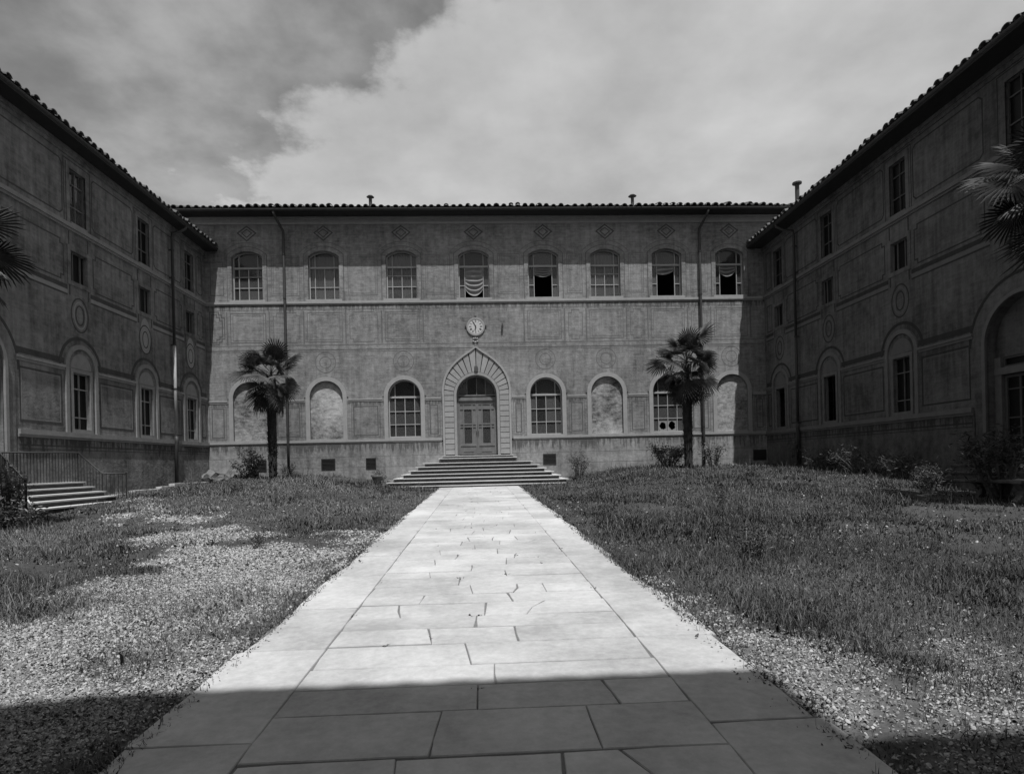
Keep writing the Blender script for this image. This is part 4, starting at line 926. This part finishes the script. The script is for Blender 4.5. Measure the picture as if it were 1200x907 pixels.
def bench():
    p = atY(1191, 566, 12.5); b = empty('stone_bench', (p.x+.3, 12.5, gzf(p.x, 12.5)), 'curved stone bench end standing in weeds by the dark wing', 'bench')
    x, y, z = p.x+.06, 12.5, gzf(p.x, 12.5)
    prof = [(.22, .0), (-.02, .02), (-.07, .06), (.02, .12), (.09, .2), (.10, .3), (.04, .4), (-.05, .45), (.22, .45)]
    for dy in (0, 1.1):
        m2 = MB(); m2.prism([(x+a, y+dy, z+b2) for a, b2 in prof], [(x+a, y+dy+.16, z+b2) for a, b2 in prof]); m2.build('bench_leg', plinth_r, b)
    m2 = MB(); m2.box(x-.08, x+.42, y-.12, y+1.38, z+.451, z+.53); m2.build('seat', plinth_r, b, bevel=.015)
bench()

# ================================================================== vegetation
def scatter(n, x0, x1, y0, y1):
    return RNG.uniform(x0, x1, n), RNG.uniform(y0, y1, n)
def off_path(x, y, m=1.83): return np.abs(x-(-0.01-0.0098*y)) > m
def clear_stairs(x, y):
    a = (np.abs(x+.33) < 4.5) & (y > 26.85); b = (x < -11.5) & (y > 15.9) & (y < 20.4); c = (x > 12.6) & (y > 13.4) & (y < 17.2)
    return ~(a | b | c) & (x > XL+.1) & (x < XR-.1) & (y < YB-.08)
def blades(x, y, h, w, lean, val, seg2=True):
    n = len(x); z = gz(x, y)-.01; a = RNG.uniform(0, 2*np.pi, n); la = RNG.uniform(0, 2*np.pi, n); ln = lean*RNG.uniform(.2, 1, n)
    dx, dy = np.cos(a)*w/2, np.sin(a)*w/2; lx, ly = np.cos(la)*ln*h, np.sin(la)*ln*h
    V = np.empty((n, 5, 3)); V[:, 0] = np.stack([x-dx, y-dy, z], 1); V[:, 1] = np.stack([x+dx, y+dy, z], 1)
    V[:, 2] = np.stack([x-dx*.8+lx*.35, y-dy*.8+ly*.35, z+h*.6], 1); V[:, 3] = np.stack([x+dx*.8+lx*.35, y+dy*.8+ly*.35, z+h*.6], 1); V[:, 4] = np.stack([x+lx, y+ly, z+h*(1-.3*ln)], 1)
    b = np.arange(n)[:, None]*5; T = np.concatenate([b+np.array([[0, 1, 3]]), b+np.array([[0, 3, 2]]), b+np.array([[2, 3, 4]])]); return V.reshape(-1, 3), T, np.repeat(val, 5)
def merge(parts):
    V, T, A, o = [], [], [], 0
    for v, t, a in parts: V.append(v); T.append(t+o); A.append(a); o += len(v)
    return np.concatenate(V), np.concatenate(T), np.concatenate(A)
def build_grass():
    for side in (-1, 1):
        parts = []
        for (y0, y1, dens, wk, xo) in ((1.5, 5, 3000, .0045, 6.5), (5, 9, 2600, .0055, 10), (9, 15, 1150, .009, 13.5), (15, 22, 520, .014, 14.5), (22, 30, 380, .018, 14.5)):
            xa, xb = (-xo, -1.7) if side < 0 else (1.5, xo); n = int((xb-xa)*(y1-y0)*dens); x, y = scatter(n, xa, xb, y0, y1)
            b = bare(x, y); pn = vnoise(x, y, .55, 4)*.6+vnoise(x, y, 1.7, 5)*.4
            keep = (RNG.random(n) < np.clip((1-b)**1.2*np.clip((pn-.22)*2.3, .06, 1)+.02+1.5*b*np.clip(pn-.42, 0, 1)+.40*b*(x > 0)*(.2+1.6*pn), 0, 1)) & off_path(x, y, 1.72) & clear_stairs(x, y) & (np.abs(x) < .92*y+1.6); x, y, b, pn = x[keep], y[keep], b[keep], pn[keep]; k = len(x)
            tall = np.clip((vnoise(x, y, .8, 6)-.35)*1.8, 0, 1)
            hb = .045+.09*tall if side < 0 else .05+.10*tall
            h = hb*np.exp(RNG.normal(-.1, .42, k))*(1-.5*b)*np.where(off_path(x, y, 2.3), 1, .55); h = h*(1+.25*np.clip((y-23)/5, 0, 1))
            w = wk*RNG.uniform(.6, 1.5, k); val = np.clip(.38+RNG.standard_exponential(k)*.33-.16+(pn-.5)*1.0+(vnoise(x, y, .35, 9)-.5)*.5+(-.08 if side > 0 else .06), 0, 1)
            parts.append(blades(x, y, h, w, 1.15, val))
            # low broad-leaved weeds
            m_ = RNG.random(k) < .3; xs, ys = x[m_], y[m_]; kk = len(xs)
            parts.append(blades(xs, ys, h[m_]*.55, w[m_]*3.6, 1.6, np.clip(val[m_]-.05, 0, 1)))
            # seeding stalks
            m_ = RNG.random(k) < .045; xs, ys = x[m_], y[m_]; kk = len(xs)
            parts.append(blades(xs, ys, h[m_]*2.0+.05, w[m_]*.7, .4, RNG.uniform(.6, 1, kk)))
        V, T, A = merge(parts)
        o = np_obj('grass', V, T, grass_m if side < 0 else weed_m, A); tag(o, 'short dry grass and weeds on the lawn towards the grey wing' if side < 0 else 'tall dark weedy grass on the lawn towards the darkest wing', 'grass', kind='stuff')  # weed_m is darker: other weeds, with lens falloff put into the tone
build_grass()
def joint_weeds():
    P = [p for p in JOINTS if p[1] > 3 and RNG.random() < .22]; x, y = [], []
    for a, b in P:
        k = int(RNG.integers(2, 14)); x += list(a+RNG.normal(0, .02, k)); y += list(b+RNG.normal(0, .008, k))
    for _ in range(420):
        b = RNG.uniform(2.5, 26.5)**1.0; sg = RNG.choice([-1, 1]); a = -.01-.0098*b+sg*RNG.normal(1.79, .03); k = int(RNG.integers(5, 26)); sp = RNG.uniform(.02, .09); x += list(a+RNG.normal(0, sp*.6, k)); y += list(b+RNG.normal(0, sp*1.6, k))
    x, y = np.array(x), np.array(y); k = len(x)
    V, T, A = blades(x, y, RNG.uniform(.012, .05, k), RNG.uniform(.006, .016, k)*(1+y/18), 1.3, RNG.random(k)*.6)
    tag(np_obj('joint_weeds', V, T, weed_m, A), 'tiny weeds sprouting from the joints and edges of the stone path', 'weed', kind='stuff')
joint_weeds()
def build_pebbles():
    P0 = np.array([[1, 0, 0], [.5, .8, 0], [-.5, .9, 0], [-1, 0, 0], [-.6, -.8, 0], [.55, -.85, 0], [.35, 0, .5], [-.35, .1, .48]])
    T0 = np.array([[0, 1, 6], [1, 7, 6], [1, 2, 7], [2, 3, 7], [3, 4, 7], [4, 6, 7], [4, 5, 6], [5, 0, 6]])
    for side in (-1, 1):
        xs, ys, rs = [], [], []
        for (y0, y1, xo, dens, r) in ((1.5, 4.5, 6.2, 7500, .0072), (4.5, 8, 8.6, 4200, .0092), (8, 13, 10, 1700, .0135), (13, 20, 12, 480, .021)):
            xa, xb = (-xo, -1.75) if side < 0 else (1.5, xo); n = int((xb-xa)*(y1-y0)*dens); x, y = scatter(n, xa, xb, y0, y1); k = (RNG.random(n) < np.clip(bare(x, y)*(1.0 if side < 0 else .6)+.012, 0, 1)) & (off_path(x, y, 1.80) | (off_path(x, y, 1.6) & (RNG.random(n) < .05))) & clear_stairs(x, y) & (np.abs(x) < .92*y+1.3)
            xs.append(x[k]); ys.append(y[k]); rs.append(np.full(k.sum(), r))
        x, y, r = map(np.concatenate, (xs, ys, rs)); n = len(x); r = r*np.clip(np.exp(RNG.normal(0, .4, n)), .4, 2.1); a = RNG.uniform(0, 2*np.pi, n)
        J = P0[None]*(1+RNG.normal(0, .14, (n, 8, 3))); J = J*r[:, None, None]; J[..., 1] *= RNG.uniform(.5, .95, n)[:, None]; J[..., 2] *= RNG.uniform(1.0, 1.9, n)[:, None]
        tl = RNG.normal(0, .4, (n, 2)); J[..., 2] += J[..., 0]*tl[:, :1]+J[..., 1]*tl[:, 1:]
        c, s = np.cos(a)[:, None], np.sin(a)[:, None]; X = J[..., 0]*c-J[..., 1]*s+x[:, None]; Y = J[..., 0]*s+J[..., 1]*c+y[:, None]; Z = J[..., 2]+np.where(off_path(x, y, 1.8), gz(x, y), .0163*y)[:, None]+RNG.uniform(-.002, .008, n)[:, None]
        V = np.stack([X, Y, Z], -1).reshape(-1, 3); T = (T0[None]+np.arange(n)[:, None, None]*8).reshape(-1, 3)
        o = np_obj('gravel', V, T, pebble_m, np.repeat(np.clip(RNG.normal(.5, .34, n), 0, 1), 8), smooth=True); tag(o, 'loose pale gravel beside the path leading to the railed stairs' if side < 0 else 'loose gravel with tufts beside the path below the tall weeds', 'gravel', kind='stuff')
build_pebbles()

def leaf_cloud(centers, n, size, rad, val=(.2, .9), droop=.2, narrow=.32, seed=0):
    r = np.random.default_rng(seed); C = np.asarray(centers)[r.integers(0, len(centers), n)]; off = r.normal(0, 1, (n, 3))*rad; P = C+off
    d = r.normal(0, 1, (n, 3)); d[:, 2] = d[:, 2]*.6+.25-droop; d /= np.linalg.norm(d, axis=1)[:, None]; s = np.cross(d, r.normal(0, 1, (n, 3))); s /= np.linalg.norm(s, axis=1)[:, None]; nn = np.cross(d, s)
    L = size*r.uniform(.6, 1.3, n)[:, None]; W = L*narrow
    V = np.stack([P, P+d*L*.5+s*W*.5+nn*L*.06, P+d*L, P+d*L*.5-s*W*.5+nn*L*.06], 1); b = np.arange(n)[:, None]*4
    T = np.concatenate([b+np.array([[0, 1, 2]]), b+np.array([[0, 2, 3]])]); return V.reshape(-1, 3), T, np.repeat(r.uniform(val[0], val[1], n), 4)
def shrub(name, x, y, w, h, label, nst=9, nl=900, leaf=.1, mat=None, flowers=0, cat='shrub', group='shrubs and weeds around the court', seed=1, upright=.5, narrow=.32, rad=.09):
    rnd = random.Random(seed); z = gzf(x, y)-.03; b = empty(name, (x, y, z), label, cat, group); cen = []; mb = MB()
    for i in range(nst):
        a = rnd.uniform(0, 2*math.pi); rr = w/2*math.sqrt(rnd.random()); hh = h*rnd.uniform(.55, 1)*(1-.25*(rr/(w/2))**2); p0 = Vector((x+rr*math.cos(a)*.25, y+rr*math.sin(a)*.25, z)); p2 = Vector((x+rr*math.cos(a), y+rr*math.sin(a)*.8, z+hh)); p1 = p0.lerp(p2, .5)+Vector((rnd.uniform(-.1, .1)*w, rnd.uniform(-.1, .1)*w, hh*.12))
        mb.tube([p0, p1, p2], [.018*h+.004, .012*h+.003, .004], 5)
        for t in np.linspace(.25 if upright < .6 else .1, 1, 7): cen.append(tuple(p0.lerp(p1, t*2) if t < .5 else p1.lerp(p2, t*2-1)))
        for _ in range(2):
            q = p1.lerp(p2, rnd.uniform(.1, .8)); e = q+Vector((rnd.uniform(-1, 1)*w*.18, rnd.uniform(-1, 1)*w*.18, rnd.uniform(.05, .2)*h)); mb.tube([q, e], [.008*h+.002, .003], 4); cen += [tuple(e), tuple(q.lerp(e, .6))]
    mb.build('stem', stem_m, b)
    V, T, A = leaf_cloud(cen, nl, leaf, rad, seed=seed, narrow=narrow); np_obj('foliage', V-np.array([x, y, z]), T, mat or leaf_m, A, b, (x, y, z))
    for i in range(flowers):
        c = Vector(cen[rnd.randrange(len(cen))])+Vector((0, -.08, .06)); m2 = MB()
        for k in range(6):
            g = k*math.pi/3; m2.face([c, c+Vector((.045*math.cos(g-.45), -.015, .045*math.sin(g-.45))), c+Vector((.055*math.cos(g), -.025, .055*math.sin(g))), c+Vector((.045*math.cos(g+.45), -.015, .045*math.sin(g+.45)))])
        m2.build('flower', petal_m, b)
    return b
def gp(px, Y): return atY(px, 540, Y).x
shrub('leafy_shrub', gp(290, 27.6), 27.6, 1.7, 1.35, 'open leafy shrub with light leaves beside the shorter palm', 12, 1300, .13, leaf_m, 1, seed=3)
shrub('leafy_shrub', gp(338, 28.6), 28.6, .8, .6, 'small shrub tucked between the shorter palm and downpipe', 6, 260, .09, seed=4)
shrub('leafy_shrub', gp(678, 27.9), 27.9, 1.0, 1.5, 'upright dense shrub standing at the portal steps near a grating', 11, 1500, .08, leaf_m, seed=5)
shrub('leafy_shrub', gp(782, 27.4), 27.4, 1.6, 1.35, 'bushy shrub with pale leaves below the taller palm', 14, 2000, .12, leaf_m, seed=6)
shrub('leafy_shrub', gp(836, 28.3), 28.3, 1.3, 1.5, 'thin shrub with tall sprigs between taller palm and blind arch', 10, 900, .11, leaf_m, seed=7)
shrub('flowering_bush', atY(10, 560, 15.6).x, 15.6, 1.0, 1.45, 'bush with white flowers in front of the iron railing', 12, 1300, .09, leaf_m, 6, seed=8, cat='bush')
shrub('dark_bush', -10.2, 13.4, 1.4, .55, 'low dark bush in the grass before the railed steps', 16, 2200, .09, leafdark_m, seed=9, cat='bush', rad=.1)
shrub('flowering_bush', 11.75, 13.2, 1.7, 1.75, 'oleander bush with a few white flowers before the dark wing door', 16, 1900, .13, leafdark_m, 3, seed=10, cat='bush', narrow=.22, rad=.12)
shrub('weed_clump', gp(880, 7.6), 7.6, .42, .52, 'tall dark weed clump alone in the grass near the path', 12, 420, .07, leafdark_m, seed=11, cat='weed', narrow=.2, rad=.03, upright=.8)
shrub('weed_clump', 12.9, 20.0, 2.2, 1.0, 'spreading weeds against the dark wing below its second window', 14, 900, .12, leafdark_m, seed=12, cat='weed', narrow=.18)
shrub('weed_clump', 12.9, 18.0, 1.4, .95, 'weeds with long stalks at the end of the dark steps', 12, 700, .14, leafdark_m, seed=13, cat='weed', narrow=.14)
shrub('weed_clump', 13.2, 22.6, 2.0, .8, 'dark weed mass along the dark wing plinth between two windows', 16, 1500, .12, leafdark_m, seed=41, cat='weed', narrow=.2)
shrub('weed_clump', 12.2, 15.9, 1.3, .75, 'weeds overgrowing the lowest dark stone step', 14, 1000, .12, leafdark_m, seed=42, cat='weed', narrow=.18)
shrub('climbing_weed', XR-.35, 26.7, .7, 1.6, 'weed climbing the foot of the dark downpipe', 9, 380, .09, leafdark_m, seed=14, cat='weed')
shrub('leafy_shrub', gp(447, 28.9), 28.9, .6, .55, 'small plant growing behind the pot beside the portal steps', 7, 260, .08, seed=15)
shrub('weed_clump', gp(322, 11.0), 10.2, .3, .35, 'lone weed sprout standing in the gravel', 6, 110, .06, leafdark_m, seed=16, cat='weed', rad=.03)
shrub('weed_clump', -4.35, 4.05, 1.0, .16, 'flat mat of dark weeds on the gravel at the shade edge', 14, 900, .05, leafdark_m, seed=17, cat='weed', rad=.06)
for k, (xx, yy, lab) in enumerate(((-8.3, 20.5, 'tuft of weeds in the lawn by the grey wing kerb'), (-3.6, 22.0, 'tuft of weeds in the lawn before the portal steps'), (5.5, 14.0, 'tuft of tall weeds in the middle of the dark lawn'), (8.8, 19.5, 'tuft of tall weeds in the lawn below the taller palm'), (3.2, 17.5, 'tuft of weeds beside the far paving edge'))):
    shrub('weed_clump', xx, yy, .6, .42, lab, 10, 260, .09, leafdark_m, seed=30+k, cat='weed', narrow=.2, rad=.05)

# flower pot by the steps
def pot():
    p = atY(442, 560, 27.7); x, y, z = p.x, 27.7, gzf(p.x, 27.7)-.02; b = empty('flower_pot', (x, y, z), 'clay pot standing beside the foot of the portal steps', 'pot')
    m2 = MB(); m2.lathe([(0.0, 0), (.15, 0), (.19, .16), (.24, .34), (.25, .37), (.285, .37), (.285, .45), (.25, .45), (.22, .40), (0, .39)], (x, y, z), 20); m2.build('pot_body', clay_m, b, smooth=False)
    V, T, A = leaf_cloud([(x, y, z+.45), (x+.08, y, z+.52), (x-.08, y, z+.5)], 120, .1, .06, seed=3); np_obj('foliage', V-np.array([x, y, z]), T, leaf_m, A, b, (x, y, z))
pot()
# rubble by the far corner and at the stair sides
def rocks():
    rnd = random.Random(4); spots = []
    for px, Y, s in ((247, 28.9, .4), (252, 28.5, .28), (262, 28.7, .5), (272, 28.9, .42), (281, 28.4, .35), (289, 28.9, .38), (258, 28.2, .22), (243, 29.3, .3), (298, 28.6, .25)): spots.append((gp(px, Y), Y, s, 'rough rubble rock heaped in the far corner by the shorter palm', 'rubble rocks in the far corner'))
    for px, Y, s in ((488, 28.9, .22), (482, 28.6, .2), (474, 28.3, .24), (467, 28.0, .2), (496, 29.2, .2), (459, 27.7, .2)): spots.append((gp(px, Y), Y, s, 'small broken stone lying along the pot side of the portal steps', 'broken stones by the steps'))
    for x, y, s, lab, gr in spots:
        bm = bmesh.new(); bmesh.ops.create_icosphere(bm, subdivisions=2, radius=1)
        ph = [rnd.uniform(0, 6) for _ in range(6)]
        for v in bm.verts:
            k = 1+.22*math.sin(v.co.x*2.3+ph[0])*math.cos(v.co.y*2.9+ph[1])+.16*math.sin(v.co.z*4+ph[2]+v.co.x*3)+rnd.uniform(-.2, .2); v.co *= k
            v.co.x *= s*1.15; v.co.y *= s*.8; v.co.z *= s*.75
        me = bpy.data.meshes.new('rubble_rock'); bm.to_mesh(me); bm.free(); me.materials.append(rock_m)
        o = bpy.data.objects.new('rubble_rock', me); link(o, None, (x, y, gzf(x, y)+s*.3+(.12 if 'corner' in lab else .05))); o.rotation_euler = (rnd.uniform(-.3, .3), rnd.uniform(-.3, .3), rnd.uniform(0, 6)); tag(o, lab, 'rock', gr)
rocks()

# ------------------------------------------------------------------ fan palms
def frond_mesh(name, R, nseg, spread, droopk, pet, mat, seed, split=.45):
    """petiole along +X then a pleated fan; local origin at the base of the petiole"""
    rnd = random.Random(seed); V, Fc = [], []
    n = 8
    for i in range(n+1):
        t = i/n; x = pet*t; z = -.10*pet*t*t; w = .018*(1-.4*t)
        V += [(x, -w, z), (x, w, z), (x, 0, z-.02)]
    for i in range(n):
        a = i*3; Fc += [(a, a+3, a+4, a+1), (a+1, a+4, a+5, a+2), (a+2, a+5, a+3, a)]
    hub = Vector((pet, 0, -.10*pet)); tilt = rnd.uniform(-.15, .1)
    for k in range(nseg):
        f = k/(nseg-1); a = math.radians(-spread/2+spread*f); L = R*(.72+.28*math.cos(a*.62))*rnd.uniform(.9, 1.05); da = math.radians(spread/(nseg-1))*.5
        def pt(r, ang, lift): 
            d = droopk*(r/R)**2.2*R; return hub+Vector((r*math.cos(ang), r*math.sin(ang), tilt*r*math.cos(ang)-d*.6+lift-.12*abs(math.sin(ang))*r))
        b = len(V); w1 = .95; r1 = L*split; r2 = L*.78
        dr = rnd.uniform(0, .16)*R
        pts = [pt(.02, a, 0), pt(r1, a-da*w1, -.012), pt(r1, a, .016), pt(r1, a+da*w1, -.012), pt(r2, a-da*.55, -.012-dr*.3), pt(r2, a, .010-dr*.3), pt(r2, a+da*.55, -.012-dr*.3), pt(L, a+rnd.uniform(-.03, .03), -dr)]
        V += [tuple(p) for p in pts]; Fc += [(b, b+1, b+2), (b, b+2, b+3), (b+1, b+4, b+5, b+2), (b+2, b+5, b+6, b+3), (b+4, b+7, b+5), (b+5, b+7, b+6)]
    me = bpy.data.meshes.new(name); me.from_pydata([tuple(v) for v in V], [], Fc); me.materials.append(mat); return me
FR = [frond_mesh('frond', r, 27, sp, dk, pe, palm_m, s) for r, sp, dk, pe, s in ((.70, 220, .16, .82, 1), (.66, 200, .4, .74, 2), (.76, 240, .08, .94, 3))]
FD = [frond_mesh('dry_frond', r, 24, 150, .9, .45, palmdry_m, s) for r, s in ((.78, 5), (.68, 6))]
def palm(x, y, ztop, label, tr=.19, n=26, nd=16, s=1.0, seed=1, lean=(0, 0)):
    rnd = random.Random(seed); z0 = gzf(x, y)-.1; b = empty('fan_palm', (x, y, z0), label, 'palm', 'fan palms of the court')
    zc = ztop-1.15*s; mb = MB(); k = 18; pts, rr = [], []
    for i in range(k+1):
        t = i/k; pts.append((x+lean[0]*t, y+lean[1]*t, z0+(zc-z0)*t)); rr.append(tr*(.92+.22*t+rnd.uniform(-.05, .05)) if t < .97 else tr*.8)
    mb.tube(pts, rr, 14); tk = mb.build('trunk', trunk_m, b, smooth=True)
    nb = int((zc-z0)/.10); fb = MB()           # fibrous leaf bases wrapped round the trunk
    for i in range(nb*12):
        t = rnd.random()**.8; a = rnd.uniform(0, 6.28); r = tr*(1.0+.2*t); c = Vector((x+lean[0]*t+r*math.cos(a), y+lean[1]*t+r*math.sin(a), z0+(zc-z0)*t)); o = Vector((math.cos(a), math.sin(a), 0)); q = Vector((-o.y, o.x, 0)); l = rnd.uniform(.08, .22)
        fb.face([c-q*.035-o*.03, c+q*.035-o*.03, c+o*rnd.uniform(.03, .11)+Vector((0, 0, l))])
    tag(fb.build('leaf_base', trunk_m, tk), kind='stuff')
    cx = Vector((x+lean[0], y+lean[1], zc))
    def put(me, az, el, off, sc, nm):
        o = bpy.data.objects.new(nm, me); link(o, b, cx+Vector((0, 0, off))); o.rotation_mode = 'XYZ'
        o.matrix_local = Matrix.Translation(o.location) @ Matrix.Rotation(az, 4, 'Z') @ Matrix.Rotation(-el, 4, 'Y') @ Matrix.Rotation(rnd.uniform(-.9, .9), 4, 'X') @ Matrix.Scale(sc, 4)
    for i in range(n):
        t = i/n; el = math.radians(84-122*t**.9+rnd.uniform(-14, 14)); put(FR[i % 3], i*2.39996+rnd.uniform(-.25, .25), el, .05+.12*(1-t), s*rnd.uniform(.85, 1.12)*(1 if t > .12 else .8), 'frond')
    for i in range(nd): put(FD[i % 2], i*2.39996+rnd.uniform(-.3, .3), math.radians(-42-36*rnd.random()), -.05-.45*rnd.random(), s*rnd.uniform(.95, 1.3), 'dry_frond')
    return b
pL, pR = atY(320, 553, 26.2), atY(807, 545, 26.2)
palm(pL.x, 26.2, 6.55, 'shorter fan palm on the lawn against the blind arch near the rubble', .18, 25, 18, 1.0, 3)
palm(pR.x, 26.2, 6.9, 'taller fan palm with a full hanging skirt against the broken window', .19, 28, 24, 1.08, 8)
q = atY(-72, 262, 12.5); palm(q.x, 12.5, q.z+.55, 'fan palm on the lawn before the grey wing door', .19, 26, 12, 1.0, 5)
q = atY(1246, 190, 11.5); palm(q.x, 11.5, q.z+.7, 'fan palm on the dark lawn before the darkest wing', .19, 28, 16, 1.0, 12)
